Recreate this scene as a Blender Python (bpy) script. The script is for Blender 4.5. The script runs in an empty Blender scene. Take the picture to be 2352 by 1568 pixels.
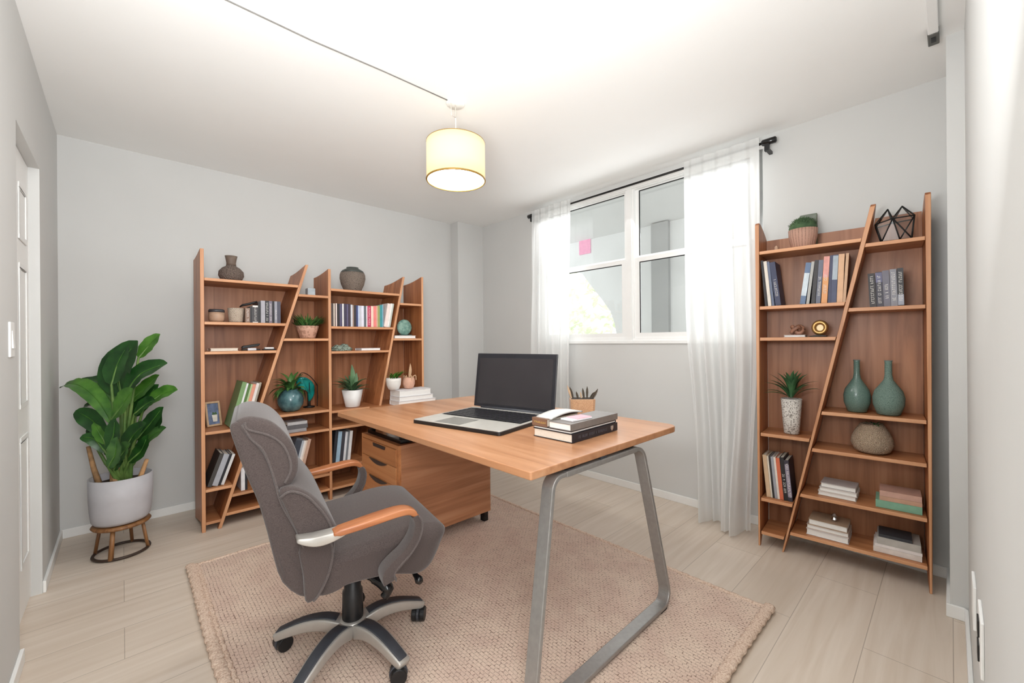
import bpy, bmesh, math, random
from mathutils import Vector, Matrix
R = random.Random(7)
PI = math.pi
scene = bpy.context.scene
COL = scene.collection

# ------------------------------------------------------------------ materials
def lin(c):
    c = c / 255.0
    return c / 12.92 if c <= 0.04045 else ((c + 0.055) / 1.055) ** 2.4
def rgb(r, g, b): return (lin(r), lin(g), lin(b), 1.0)
_cache = {}
def new_mat(name):
    m = bpy.data.materials.new(name); m.use_nodes = True
    nt = m.node_tree
    return m, nt, nt.nodes['Principled BSDF']
def N(nt, t, **kw):
    n = nt.nodes.new(t)
    for k, v in kw.items(): setattr(n, k, v)
    return n
def L(nt, a, b): nt.links.new(a, b)
def coords(nt, scale=(1, 1, 1), rot=(0, 0, 0)):
    tc = N(nt, 'ShaderNodeTexCoord'); mp = N(nt, 'ShaderNodeMapping')
    mp.inputs['Scale'].default_value = scale; mp.inputs['Rotation'].default_value = rot
    L(nt, tc.outputs['Object'], mp.inputs['Vector'])
    return mp.outputs['Vector']
def ramp(nt, fac, stops):
    r = N(nt, 'ShaderNodeValToRGB'); e = r.color_ramp.elements
    while len(e) < len(stops): e.new(0.5)
    for i, (p, c) in enumerate(stops): e[i].position = p; e[i].color = c
    L(nt, fac, r.inputs['Fac'])
    return r.outputs['Color']
def bump(nt, bs, h, strength=0.3, dist=0.01):
    b = N(nt, 'ShaderNodeBump'); b.inputs['Strength'].default_value = strength; b.inputs['Distance'].default_value = dist
    L(nt, h, b.inputs['Height']); L(nt, b.outputs['Normal'], bs.inputs['Normal'])
def plain(r, g, b, rough=0.6, metal=0.0, noise=0.06, scale=30.0, bmp=0.0, name=None, spec=None):
    """one colour with a slight procedural mottling"""
    key = ('p', r, g, b, rough, metal, noise, scale, bmp)
    if key in _cache: return _cache[key]
    m, nt, bs = new_mat(name or 'paint_%d_%d_%d' % (r, g, b))
    n = N(nt, 'ShaderNodeTexNoise'); n.inputs['Scale'].default_value = scale; n.inputs['Detail'].default_value = 4
    L(nt, coords(nt), n.inputs['Vector'])
    lo = rgb(*[max(0, c * (1 - noise)) for c in (r, g, b)]); hi = rgb(*[min(255, c * (1 + noise)) for c in (r, g, b)])
    L(nt, ramp(nt, n.outputs['Fac'], [(0.3, lo), (0.7, hi)]), bs.inputs['Base Color'])
    bs.inputs['Roughness'].default_value = rough; bs.inputs['Metallic'].default_value = metal
    if spec is not None: bs.inputs['Specular IOR Level'].default_value = spec
    if bmp: bump(nt, bs, n.outputs['Fac'], bmp, 0.004)
    _cache[key] = m
    return m
def wood(name, axis, dark, mid, light, scale=1.0, rough=0.42):
    m, nt, bs = new_mat(name)
    s = [26.0 * scale] * 3; s['xyz'.index(axis)] = 1.3 * scale
    v = coords(nt, tuple(s))
    oi = N(nt, 'ShaderNodeObjectInfo')
    ad = N(nt, 'ShaderNodeVectorMath', operation='ADD'); sc = N(nt, 'ShaderNodeVectorMath', operation='SCALE')
    cmb = N(nt, 'ShaderNodeCombineXYZ')
    for i in range(3): L(nt, oi.outputs['Random'], cmb.inputs[i])
    sc.inputs['Scale'].default_value = 37.0
    L(nt, cmb.outputs[0], sc.inputs[0]); L(nt, v, ad.inputs[0]); L(nt, sc.outputs[0], ad.inputs[1])
    n = N(nt, 'ShaderNodeTexNoise'); n.inputs['Scale'].default_value = 1.0; n.inputs['Detail'].default_value = 6; n.inputs['Distortion'].default_value = 1.2
    L(nt, ad.outputs[0], n.inputs['Vector'])
    n2 = N(nt, 'ShaderNodeTexNoise'); n2.inputs['Scale'].default_value = 0.22; n2.inputs['Detail'].default_value = 2
    L(nt, ad.outputs[0], n2.inputs['Vector'])
    c1 = ramp(nt, n.outputs['Fac'], [(0.28, dark), (0.5, mid), (0.72, light)])
    c2 = ramp(nt, n2.outputs['Fac'], [(0.3, rgb(205, 195, 190)), (0.7, rgb(255, 255, 255))])
    mx = N(nt, 'ShaderNodeMix', data_type='RGBA', blend_type='MULTIPLY'); mx.inputs['Factor'].default_value = 0.8
    L(nt, c1, mx.inputs['A']); L(nt, c2, mx.inputs['B'])
    L(nt, mx.outputs['Result'], bs.inputs['Base Color'])
    bs.inputs['Roughness'].default_value = rough
    bump(nt, bs, n.outputs['Fac'], 0.06, 0.002)
    return m
WD, WM, WL = rgb(152, 92, 54), rgb(182, 116, 72), rgb(202, 138, 92)
ED, EM, EL = rgb(206, 148, 106), rgb(222, 164, 120), rgb(232, 180, 138)
wood_z = wood('walnut_upright', 'z', WD, WM, WL)
wood_x = wood('walnut_board', 'x', rgb(172, 110, 70), rgb(198, 134, 88), rgb(212, 152, 106))
wood_back = wood('walnut_back', 'z', rgb(150, 98, 66), rgb(186, 128, 90), rgb(206, 150, 112), 0.7)
desk_y = wood('cherry_desktop', 'y', rgb(182, 128, 90), rgb(202, 148, 108), rgb(216, 166, 128), 0.5, 0.3)
ped_x = wood('cherry_pedestal', 'x', rgb(164, 110, 76), rgb(194, 136, 98), rgb(214, 160, 122), 0.6, 0.4)
ped_y = wood('cherry_drawer', 'y', rgb(180, 112, 66), rgb(206, 138, 86), rgb(220, 156, 104), 0.6, 0.4)
edge_x = wood('pale_edge_board', 'x', ED, EM, EL, 1.0, 0.45); edge_z = wood('pale_edge_upright', 'z', ED, EM, EL, 1.0, 0.45)
arm_x = wood('armrest_wood', 'x', rgb(156, 92, 56), rgb(182, 116, 74), rgb(198, 134, 92), 0.8, 0.3)
cane = wood('bamboo_cane', 'z', rgb(110, 72, 40), rgb(150, 104, 62), rgb(182, 136, 90), 1.0, 0.45)

wall_m = plain(212, 212, 210, 0.85, noise=0.006, scale=3, name='wall_grey_paint')
ceil_m = plain(248, 248, 246, 0.9, noise=0.004, scale=3, name='ceiling_white_paint')
white_m = plain(244, 244, 242, 0.45, noise=0.004, name='white_gloss_trim')
door_m = plain(248, 248, 246, 0.5, noise=0.004, name='door_white')
black_m = plain(22, 22, 24, 0.45, name='black_plastic')
gloss_black = plain(16, 16, 18, 0.15, name='black_gloss')
iron_m = plain(30, 28, 27, 0.5, 0.4, name='black_iron')
steel_m = plain(158, 156, 153, 0.38, 0.55, noise=0.03, scale=60, name='brushed_steel')
silver_m = plain(184, 180, 174, 0.36, 0.5, noise=0.02, name='satin_silver')
darkgrey_m = plain(58, 60, 66, 0.5, name='graphite_plastic')
page_m = plain(226, 218, 204, 0.8, noise=0.02, scale=160, name='book_pages')
pagew_m = plain(238, 236, 232, 0.8, noise=0.01, scale=160, name='white_pages')
soil_m = plain(48, 34, 26, 0.95, noise=0.4, scale=90, bmp=0.6, name='potting_soil')

def floor_material():
    m, nt, bs = new_mat('pale_plank_floor')
    v = coords(nt)
    b = N(nt, 'ShaderNodeTexBrick'); b.offset = 0.37; b.squash = 1.0
    for k, val in (('Color1', rgb(226, 213, 199)), ('Color2', rgb(218, 204, 189)), ('Mortar', rgb(184, 170, 156)), ('Scale', 1.0),
                   ('Mortar Size', 0.0016), ('Mortar Smooth', 0.3), ('Brick Width', 1.25), ('Row Height', 0.235)):
        b.inputs[k].default_value = val
    L(nt, v, b.inputs['Vector'])
    n = N(nt, 'ShaderNodeTexNoise'); n.inputs['Scale'].default_value = 1.0; n.inputs['Detail'].default_value = 6; n.inputs['Distortion'].default_value = 0.8
    L(nt, coords(nt, (1.6, 26, 1)), n.inputs['Vector'])
    g = ramp(nt, n.outputs['Fac'], [(0.3, rgb(240, 236, 231)), (0.7, rgb(255, 255, 255))])
    mx = N(nt, 'ShaderNodeMix', data_type='RGBA', blend_type='MULTIPLY'); mx.inputs['Factor'].default_value = 1.0
    L(nt, b.outputs['Color'], mx.inputs['A']); L(nt, g, mx.inputs['B']); L(nt, mx.outputs['Result'], bs.inputs['Base Color'])
    bs.inputs['Roughness'].default_value = 0.42
    bump(nt, bs, b.outputs['Fac'], 0.15, -0.002)
    return m
def rug_material():
    m, nt, bs = new_mat('woven_jute')
    v0 = coords(nt, (1, 1, 1), (0, 0, PI / 2))
    dn = N(nt, 'ShaderNodeTexNoise'); dn.inputs['Scale'].default_value = 9.0; dn.inputs['Detail'].default_value = 2
    L(nt, v0, dn.inputs['Vector'])
    sub = N(nt, 'ShaderNodeVectorMath', operation='SUBTRACT'); sub.inputs[1].default_value = (0.5, 0.5, 0.5)
    L(nt, dn.outputs['Color'], sub.inputs[0])
    sc = N(nt, 'ShaderNodeVectorMath', operation='SCALE'); sc.inputs['Scale'].default_value = 0.016
    L(nt, sub.outputs[0], sc.inputs[0])
    ad = N(nt, 'ShaderNodeVectorMath', operation='ADD'); L(nt, v0, ad.inputs[0]); L(nt, sc.outputs[0], ad.inputs[1])
    b = N(nt, 'ShaderNodeTexBrick'); b.offset = 0.5
    for k, val in (('Color1', rgb(222, 192, 170)), ('Color2', rgb(208, 178, 156)), ('Mortar', rgb(118, 84, 64)), ('Scale', 1.0),
                   ('Mortar Size', 0.0019), ('Mortar Smooth', 0.6), ('Brick Width', 0.021), ('Row Height', 0.0135)):
        b.inputs[k].default_value = val
    L(nt, ad.outputs[0], b.inputs['Vector'])
    n = N(nt, 'ShaderNodeTexNoise'); n.inputs['Scale'].default_value = 110.0; n.inputs['Detail'].default_value = 3
    L(nt, v0, n.inputs['Vector'])
    mask = ramp(nt, n.outputs['Fac'], [(0.47, (0.08, 0.08, 0.08, 1)), (0.68, (0.9, 0.9, 0.9, 1))])
    base = ramp(nt, dn.outputs['Fac'], [(0.35, rgb(232, 206, 190)), (0.65, rgb(242, 220, 202))])
    mul = N(nt, 'ShaderNodeMath', operation='MULTIPLY'); L(nt, b.outputs['Fac'], mul.inputs[0]); L(nt, mask, mul.inputs[1])
    mx = N(nt, 'ShaderNodeMix', data_type='RGBA'); L(nt, mul.outputs[0], mx.inputs['Factor'])
    L(nt, base, mx.inputs['A']); mx.inputs['B'].default_value = rgb(104, 70, 52)
    f = N(nt, 'ShaderNodeTexNoise'); f.inputs['Scale'].default_value = 420.0; f.inputs['Detail'].default_value = 2
    L(nt, v0, f.inputs['Vector'])
    fc = ramp(nt, f.outputs['Fac'], [(0.3, rgb(205, 198, 192)), (0.65, rgb(255, 255, 255))])
    m2 = N(nt, 'ShaderNodeMix', data_type='RGBA', blend_type='MULTIPLY'); m2.inputs['Factor'].default_value = 0.9
    L(nt, mx.outputs['Result'], m2.inputs['A']); L(nt, fc, m2.inputs['B'])
    L(nt, m2.outputs['Result'], bs.inputs['Base Color']); bs.inputs['Roughness'].default_value = 0.95
    inv = N(nt, 'ShaderNodeMath', operation='SUBTRACT'); inv.inputs[0].default_value = 1.0; L(nt, b.outputs['Fac'], inv.inputs[1])
    bump(nt, bs, inv.outputs[0], 0.5, 0.004)
    return m
def braid_material():
    m, nt, bs = new_mat('jute_braid')
    n = N(nt, 'ShaderNodeTexNoise'); n.inputs['Scale'].default_value = 150.0; n.inputs['Detail'].default_value = 4
    L(nt, coords(nt), n.inputs['Vector'])
    L(nt, ramp(nt, n.outputs['Fac'], [(0.3, rgb(190, 156, 134)), (0.5, rgb(226, 200, 180)), (0.7, rgb(240, 220, 202))]), bs.inputs['Base Color'])
    bs.inputs['Roughness'].default_value = 0.95
    bump(nt, bs, n.outputs['Fac'], 0.7, 0.006)
    return m
def fabric(name, c1, c2, sc=(420, 420, 420)):
    m, nt, bs = new_mat(name)
    n = N(nt, 'ShaderNodeTexNoise'); n.inputs['Scale'].default_value = 1.0; n.inputs['Detail'].default_value = 3
    L(nt, coords(nt, sc), n.inputs['Vector'])
    L(nt, ramp(nt, n.outputs['Fac'], [(0.3, c1), (0.7, c2)]), bs.inputs['Base Color'])
    bs.inputs['Roughness'].default_value = 0.95
    bs.inputs['Sheen Weight'].default_value = 0.25; bs.inputs['Specular IOR Level'].default_value = 0.15
    bump(nt, bs, n.outputs['Fac'], 0.25, 0.002)
    return m
chair_fab = fabric('taupe_upholstery', rgb(65, 56, 54), rgb(88, 78, 75), (300, 300, 900))
pipe_fab = fabric('taupe_piping', rgb(76, 68, 66), rgb(100, 91, 88))
basket_fab = fabric('woven_seagrass', rgb(170, 132, 100), rgb(214, 178, 144), (260, 260, 500))
def sheer_material():
    m = bpy.data.materials.new('sheer_white_voile'); m.use_nodes = True; nt = m.node_tree
    for n in list(nt.nodes): nt.nodes.remove(n)
    out = N(nt, 'ShaderNodeOutputMaterial'); d = N(nt, 'ShaderNodeBsdfDiffuse'); t = N(nt, 'ShaderNodeBsdfTranslucent'); tr = N(nt, 'ShaderNodeBsdfTransparent')
    w = N(nt, 'ShaderNodeTexWave'); w.inputs['Scale'].default_value = 160.0; w.bands_direction = 'Z'
    L(nt, coords(nt), w.inputs['Vector'])
    c = ramp(nt, w.outputs['Fac'], [(0.0, rgb(245, 246, 245)), (1.0, rgb(252, 252, 251))])
    L(nt, c, d.inputs['Color']); L(nt, c, t.inputs['Color'])
    a = N(nt, 'ShaderNodeMixShader'); a.inputs[0].default_value = 0.42; L(nt, d.outputs[0], a.inputs[1]); L(nt, t.outputs[0], a.inputs[2])
    b = N(nt, 'ShaderNodeMixShader'); b.inputs[0].default_value = 0.24; L(nt, a.outputs[0], b.inputs[1]); L(nt, tr.outputs[0], b.inputs[2])
    L(nt, b.outputs[0], out.inputs['Surface'])
    return m
def glass_material(name, tint=(1, 1, 1, 1), gl=0.06):
    m = bpy.data.materials.new(name); m.use_nodes = True; nt = m.node_tree
    for n in list(nt.nodes): nt.nodes.remove(n)
    out = N(nt, 'ShaderNodeOutputMaterial'); tr = N(nt, 'ShaderNodeBsdfTransparent'); g = N(nt, 'ShaderNodeBsdfGlossy')
    tr.inputs['Color'].default_value = tint; g.inputs['Roughness'].default_value = 0.02
    mx = N(nt, 'ShaderNodeMixShader'); mx.inputs[0].default_value = gl
    L(nt, tr.outputs[0], mx.inputs[1]); L(nt, g.outputs[0], mx.inputs[2]); L(nt, mx.outputs[0], out.inputs['Surface'])
    return m
def emissive(name, color, strength, base=(0.9, 0.9, 0.88, 1)):
    m, nt, bs = new_mat(name)
    bs.inputs['Base Color'].default_value = base
    bs.inputs['Emission Color'].default_value = color; bs.inputs['Emission Strength'].default_value = strength
    return m
def leaf_material(name, dark, light, rough=0.35):
    m, nt, bs = new_mat(name)
    n = N(nt, 'ShaderNodeTexNoise'); n.inputs['Scale'].default_value = 14.0; n.inputs['Detail'].default_value = 3
    L(nt, coords(nt), n.inputs['Vector'])
    L(nt, ramp(nt, n.outputs['Fac'], [(0.3, dark), (0.7, light)]), bs.inputs['Base Color'])
    bs.inputs['Roughness'].default_value = rough
    return m
def crackle(name, c1, c2, scale=45.0, bmp=0.8):
    m, nt, bs = new_mat(name)
    v = N(nt, 'ShaderNodeTexVoronoi', feature='DISTANCE_TO_EDGE'); v.inputs['Scale'].default_value = scale
    L(nt, coords(nt), v.inputs['Vector'])
    L(nt, ramp(nt, v.outputs['Distance'], [(0.0, c1), (0.12, c2)]), bs.inputs['Base Color'])
    bs.inputs['Roughness'].default_value = 0.8
    bump(nt, bs, v.outputs['Distance'], bmp, 0.01)
    return m
def stakes(name, dark, light, n=26, rounds=260.0):
    m, nt, bs = new_mat(name)
    tc = N(nt, 'ShaderNodeTexCoord'); sp = N(nt, 'ShaderNodeSeparateXYZ'); L(nt, tc.outputs['Object'], sp.inputs[0])
    at = N(nt, 'ShaderNodeMath', operation='ARCTAN2'); L(nt, sp.outputs['Y'], at.inputs[0]); L(nt, sp.outputs['X'], at.inputs[1])
    mu = N(nt, 'ShaderNodeMath', operation='MULTIPLY'); mu.inputs[1].default_value = n; L(nt, at.outputs[0], mu.inputs[0])
    s1 = N(nt, 'ShaderNodeMath', operation='SINE'); L(nt, mu.outputs[0], s1.inputs[0])
    nz = N(nt, 'ShaderNodeTexNoise'); nz.inputs['Scale'].default_value = rounds; L(nt, tc.outputs['Object'], nz.inputs['Vector'])
    ad = N(nt, 'ShaderNodeMath', operation='MULTIPLY_ADD'); ad.inputs[1].default_value = 1.6; L(nt, nz.outputs['Fac'], ad.inputs[0]); L(nt, s1.outputs[0], ad.inputs[2])
    mr = N(nt, 'ShaderNodeMapRange'); mr.inputs[1].default_value = -0.6; mr.inputs[2].default_value = 0.6; L(nt, ad.outputs[0], mr.inputs[0])
    L(nt, ramp(nt, mr.outputs[0], [(0.0, dark), (0.55, light)]), bs.inputs['Base Color'])
    bs.inputs['Roughness'].default_value = 0.85; bump(nt, bs, mr.outputs[0], 0.5, 0.003)
    return m
def speckle(name, c1, c2, scale=220.0, rough=0.7, lo=0.42, hi=0.5):
    m, nt, bs = new_mat(name)
    n = N(nt, 'ShaderNodeTexNoise'); n.inputs['Scale'].default_value = scale; n.inputs['Detail'].default_value = 2
    L(nt, coords(nt), n.inputs['Vector'])
    L(nt, ramp(nt, n.outputs['Fac'], [(lo, c1), (hi, c2)]), bs.inputs['Base Color'])
    bs.inputs['Roughness'].default_value = rough
    return m
leaf_dark = leaf_material('glossy_leaf', rgb(22, 58, 24), rgb(44, 92, 36))
leaf_lime = leaf_material('lime_leaf', rgb(48, 96, 30), rgb(88, 140, 50))
leaf_mid = leaf_material('green_leaf', rgb(44, 86, 40), rgb(88, 132, 66), 0.5)
leaf_grey = leaf_material('grey_green_leaf', rgb(52, 84, 52), rgb(104, 140, 98), 0.55)
moss_m = leaf_material('moss_green', rgb(40, 66, 42), rgb(96, 124, 84), 0.9)

# ------------------------------------------------------------------ mesh building
class MB:
    def __init__(self): self.bm = bmesh.new(); self.flat = []
    def face(self, pts):
        vs = [self.bm.verts.new(p) for p in pts]
        return self.bm.faces.new(vs)
    def box(self, x0, x1, y0, y1, z0, z1):
        v = [self.bm.verts.new((x, y, z)) for x in (x0, x1) for y in (y0, y1) for z in (z0, z1)]
        for f in ((0, 1, 3, 2), (4, 6, 7, 5), (0, 4, 5, 1), (2, 3, 7, 6), (0, 2, 6, 4), (1, 5, 7, 3)):
            self.bm.faces.new([v[i] for i in f])
        return self
    def hexa(self, bot, top):
        b = [self.bm.verts.new(p) for p in bot]; t = [self.bm.verts.new(p) for p in top]; n = len(b)
        self.bm.faces.new(b[::-1]); self.bm.faces.new(t)
        for i in range(n): self.bm.faces.new([b[i], b[(i + 1) % n], t[(i + 1) % n], t[i]])
        return self
    def prism(self, poly, axis, a0, a1):
        """poly of 2-D points in the plane across axis ('x': (y,z), 'y': (x,z), 'z': (x,y))"""
        def P(p, a): return {'x': (a, p[0], p[1]), 'y': (p[0], a, p[1]), 'z': (p[0], p[1], a)}[axis]
        return self.hexa([P(p, a0) for p in poly], [P(p, a1) for p in poly])
    def lathe(self, prof, seg=28, c=(0, 0), sx=1.0, sy=1.0, cap0=True, cap1=True, wob=None):
        rings = []
        for r, z in prof:
            ring = []
            for i in range(seg):
                a = 2 * PI * i / seg
                k = wob(a, z) if wob else 1.0
                ring.append(self.bm.verts.new((c[0] + r * k * sx * math.cos(a), c[1] + r * k * sy * math.sin(a), z)))
            rings.append(ring)
        for a, b in zip(rings, rings[1:]):
            for i in range(seg): self.bm.faces.new([a[i], a[(i + 1) % seg], b[(i + 1) % seg], b[i]])
        if cap0: self.bm.faces.new(rings[0][::-1])
        if cap1: self.bm.faces.new(rings[-1])
        return self
    def tube(self, pts, r, seg=8, closed=False, flat=1.0, up=None):
        pts = [Vector(p) for p in pts]; n = len(pts); rings = []
        ref = Vector(up) if up else None
        for i, p in enumerate(pts):
            if closed: d = pts[(i + 1) % n] - pts[i - 1]
            else: d = pts[min(i + 1, n - 1)] - pts[max(i - 1, 0)]
            if d.length < 1e-9: d = Vector((0, 0, 1))
            d.normalize()
            if ref is None: ref = Vector((0, 0, 1)) if abs(d.z) < 0.9 else Vector((1, 0, 0))
            s = d.cross(ref)
            if s.length < 1e-6: s = d.orthogonal()
            s.normalize(); u = s.cross(d).normalized()
            if up is None: ref = u
            rr = r[i] if isinstance(r, (list, tuple)) else r
            rings.append([self.bm.verts.new(p + s * rr * math.cos(2 * PI * k / seg) + u * rr * flat * math.sin(2 * PI * k / seg)) for k in range(seg)])
        m = n if closed else n - 1
        for i in range(m):
            a, b = rings[i], rings[(i + 1) % n]
            for k in range(seg): self.bm.faces.new([a[k], a[(k + 1) % seg], b[(k + 1) % seg], b[k]])
        if not closed:
            self.bm.faces.new(rings[0][::-1]); self.bm.faces.new(rings[-1])
        return self
    def bar(self, pts, wide, thick, side, closed=False):
        """flat bar swept along pts; side = direction of its wide face's width"""
        pts = [Vector(p) for p in pts]; n = len(pts); s = Vector(side).normalized(); rings = []
        for i, p in enumerate(pts):
            if closed: d = pts[(i + 1) % n] - pts[i - 1]
            else: d = pts[min(i + 1, n - 1)] - pts[max(i - 1, 0)]
            d.normalize(); u = d.cross(s).normalized()
            w = wide[i] if isinstance(wide, (list, tuple)) else wide
            t = thick[i] if isinstance(thick, (list, tuple)) else thick
            rings.append([self.bm.verts.new(p + s * a * w / 2 + u * b * t / 2) for a, b in ((-1, -1), (1, -1), (1, 1), (-1, 1))])
        m = n if closed else n - 1
        for i in range(m):
            a, b = rings[i], rings[(i + 1) % n]
            for k in range(4): self.bm.faces.new([a[k], a[(k + 1) % 4], b[(k + 1) % 4], b[k]])
        if not closed: self.bm.faces.new(rings[0][::-1]); self.bm.faces.new(rings[-1])
        return self
    def pillow(self, prof, y0, y1, r, n=5, warp=None, star=True):
        """closed (x,z) outline extruded along y with rounded ends"""
        cx = sum(p[0] for p in prof) / len(prof); cz = sum(p[1] for p in prof) / len(prof)
        S = sum(math.hypot(p[0] - cx, p[1] - cz) for p in prof) / len(prof)
        area = sum(prof[i - 1][0] * prof[i][1] - prof[i][0] * prof[i - 1][1] for i in range(len(prof)))
        if area < 0: prof = prof[::-1]
        def inset(poly, d):
            if star: k = 1 - d / S; return [(cx + (x - cx) * k, cz + (z - cz) * k) for x, z in poly]
            out = []; m = len(poly)
            for i in range(m):
                a, b, c = Vector(poly[i - 1]), Vector(poly[i]), Vector(poly[(i + 1) % m])
                t = (c - a); t = t.normalized() if t.length > 1e-9 else Vector((1, 0))
                out.append((b.x - t.y * d, b.y + t.x * d))
            return out
        sl = [(y0 + r * (1 - math.cos(PI / 2 * k / n)), r * (1 - math.sin(PI / 2 * k / n))) for k in range(n + 1)]
        sl += [(y1 - (y - y0), d) for y, d in sl[::-1]]
        rings = []
        for y, d in sl:
            ring = []
            for x, z in inset(prof, d):
                p = Vector((x, y, z))
                if warp: p = warp(p)
                ring.append(self.bm.verts.new(p))
            rings.append(ring)
        m = len(prof)
        for a, b in zip(rings, rings[1:]):
            for i in range(m): self.bm.faces.new([a[i], a[(i + 1) % m], b[(i + 1) % m], b[i]])
        caps = [self.bm.faces.new(rings[0][::-1]), self.bm.faces.new(rings[-1])]
        self.bm.normal_update()
        self.flat = bmesh.ops.triangulate(self.bm, faces=caps, ngon_method='EAR_CLIP')['faces']
        return self
    def grid(self, nu, nv, f):
        g = [[self.bm.verts.new(f(i / nu, j / nv)) for j in range(nv + 1)] for i in range(nu + 1)]
        for i in range(nu):
            for j in range(nv): self.bm.faces.new([g[i][j], g[i + 1][j], g[i + 1][j + 1], g[i][j + 1]])
        return self
    def leaf(self, base, tip, width, droop=0.0, fold=0.25, nrm=(0, 0, 1), n=8, shape=0.45, side_curve=0.0):
        base, tip = Vector(base), Vector(tip); d = tip - base; ln = d.length; dn = d.normalized()
        s = dn.cross(Vector(nrm))
        if s.length < 1e-4: s = dn.orthogonal()
        s.normalize(); u = s.cross(dn).normalized()
        rows = []
        for i in range(n + 1):
            t = i / n
            c = base + d * t + u * (droop * ln * 4 * t * (1 - t)) + s * (side_curve * ln * t * t)
            w = width / 2 * (math.sin(PI * min(1, t ** (math.log(0.5) / math.log(shape)))) ** 0.8) if 0 < t < 1 else width * 0.02
            rows.append([self.bm.verts.new(c + s * w * k + u * abs(k) * w * fold) for k in (-1, -0.5, 0, 0.5, 1)])
        for a, b in zip(rows, rows[1:]):
            for k in range(4): self.bm.faces.new([a[k], a[k + 1], b[k + 1], b[k]])
        return self
def smooth_poly(pts, k=4, closed=True):
    """Catmull-Rom through 2-D or 3-D points"""
    P = [Vector(p) for p in pts]; n = len(P); out = []
    for i in range(n if closed else n - 1):
        if closed: a, b, c, d = P[i - 1], P[i], P[(i + 1) % n], P[(i + 2) % n]
        else: a, b, c, d = P[max(i - 1, 0)], P[i], P[i + 1], P[min(i + 2, n - 1)]
        for j in range(k):
            t = j / k
            out.append(tuple(0.5 * ((2 * b) + (c - a) * t + (2 * a - 5 * b + 4 * c - d) * t * t + (3 * b - a - 3 * c + d) * t ** 3)))
    if not closed: out.append(tuple(P[-1]))
    return out
def obj(name, mb, mat, parent=None, smooth=False, bevel=0.0, seg=2, sub=0, solid=0.0, label=None, front=None):
    bm = mb.bm
    bmesh.ops.remove_doubles(bm, verts=bm.verts, dist=1e-6)
    bmesh.ops.recalc_face_normals(bm, faces=bm.faces)
    if smooth:
        for f_ in bm.faces: f_.smooth = True
        for f_ in mb.flat:
            if f_.is_valid: f_.smooth = False
    me = bpy.data.meshes.new(name); bm.to_mesh(me); bm.free()
    me.materials.append(mat)
    if front:
        me.materials.append(front)
        for p in me.polygons:
            if p.normal.y < -0.9: p.material_index = 1
    o = bpy.data.objects.new(name, me); COL.objects.link(o)
    if parent: o.parent = parent
    if solid:
        md = o.modifiers.new('solid', 'SOLIDIFY'); md.thickness = solid; md.offset = 0
    if bevel:
        md = o.modifiers.new('bevel', 'BEVEL'); md.width = bevel; md.segments = seg; md.limit_method = 'ANGLE'; md.angle_limit = math.radians(40)
    if sub:
        md = o.modifiers.new('sub', 'SUBSURF'); md.levels = sub; md.render_levels = sub
    if label: o['label'] = label
    return o
def tag(o, label, cat, group=None, kind=None):
    o['label'] = label; o['category'] = cat
    if group: o['group'] = group
    if kind: o['kind'] = kind
    return o
def thing(name, label, cat, frame=None, loc=(0, 0, 0), rot=None, group=None):
    o = bpy.data.objects.new(name, None); COL.objects.link(o); o.empty_display_size = 0.05
    m = (frame or Matrix.Identity(4)) @ Matrix.Translation((loc[0], loc[1], loc[2] + (0.0 if frame is None or name in ('bookcase', 'office_chair', 'plant_stand') else 0.0010 if name == 'book' else 0.0018)))
    if rot is not None: m = m @ rot
    o.matrix_world = m
    return tag(o, label, cat, group)
def struct(name, mb, mat, parent=None, **kw):
    o = obj(name, mb, mat, parent, **kw)
    if parent is None: o['kind'] = 'structure'
    return o
def rz(a): return Matrix.Rotation(math.radians(a), 4, 'Z')
def ry(a): return Matrix.Rotation(math.radians(a), 4, 'Y')
def rx(a): return Matrix.Rotation(math.radians(a), 4, 'X')

# ------------------------------------------------------------------ room shell (metres; camera stands at x=0, y=0)
WX, WY, CX0, DY, H = 2.92, 3.69, -0.28, -0.045, 2.44
struct('floor', MB().box(-1.6, 3.04, -1.6, 3.85, -0.1, 0.0), floor_material())
struct('ceiling', MB().box(-1.6, 3.04, -1.6, 3.85, H, H + 0.12), ceil_m)
struct('wall_back', MB().box(-0.42, 3.04, WY, WY + 0.12, 0, H), wall_m)
struct('wall_corner_column', MB().box(2.582, WX, 3.56, WY, 0, H), wall_m)
W0, W1, WZ0, WZ1 = 0.80, 2.70, 1.155, 2.372
ww = MB()
ww.box(WX, WX + 0.12, -0.2, WY, 0, WZ0); ww.box(WX, WX + 0.12, -0.2, WY, WZ1, H)
ww.box(WX, WX + 0.12, -0.2, W0, WZ0, WZ1); ww.box(WX, WX + 0.12, W1, WY, WZ0, WZ1)
struct('wall_window', ww, wall_m)
wl = MB()
D0, D1, DZ = 2.35, 2.945, 2.0
wl.box(CX0 - 0.12, CX0, -0.2, D0, 0, H); wl.box(CX0 - 0.12, CX0, D1, WY, 0, H); wl.box(CX0 - 0.12, CX0, D0, D1, DZ, H)
struct('wall_left', wl, wall_m)
struct('wall_right', MB().box(0.3, WX, DY - 0.12, DY, 0, H), wall_m)
struct('wall_corner_pier', MB().box(2.53, WX, DY, 0.008, 0, H), wall_m)
BH, BT = 0.055, 0.012
struct('baseboard_back', MB().box(CX0, 2.582, WY - BT, WY, 0, BH), white_m, bevel=0.003)
struct('baseboard_corner', MB().box(2.582 - BT, WX, 3.56 - BT, 3.56, 0, BH), white_m, bevel=0.003)
struct('baseboard_window', MB().box(WX - BT, WX, 0.008, 3.56, 0, BH), white_m, bevel=0.003)
b = MB(); b.box(2.53 - BT, WX - BT, 0.008, 0.008 + BT, 0, BH); b.box(2.53 - BT, 2.53, DY + BT, 0.008, 0, BH); b.box(0.3, 2.53 - BT, DY, DY + BT, 0, BH)
struct('baseboard_right', b, white_m, bevel=0.003)
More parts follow.
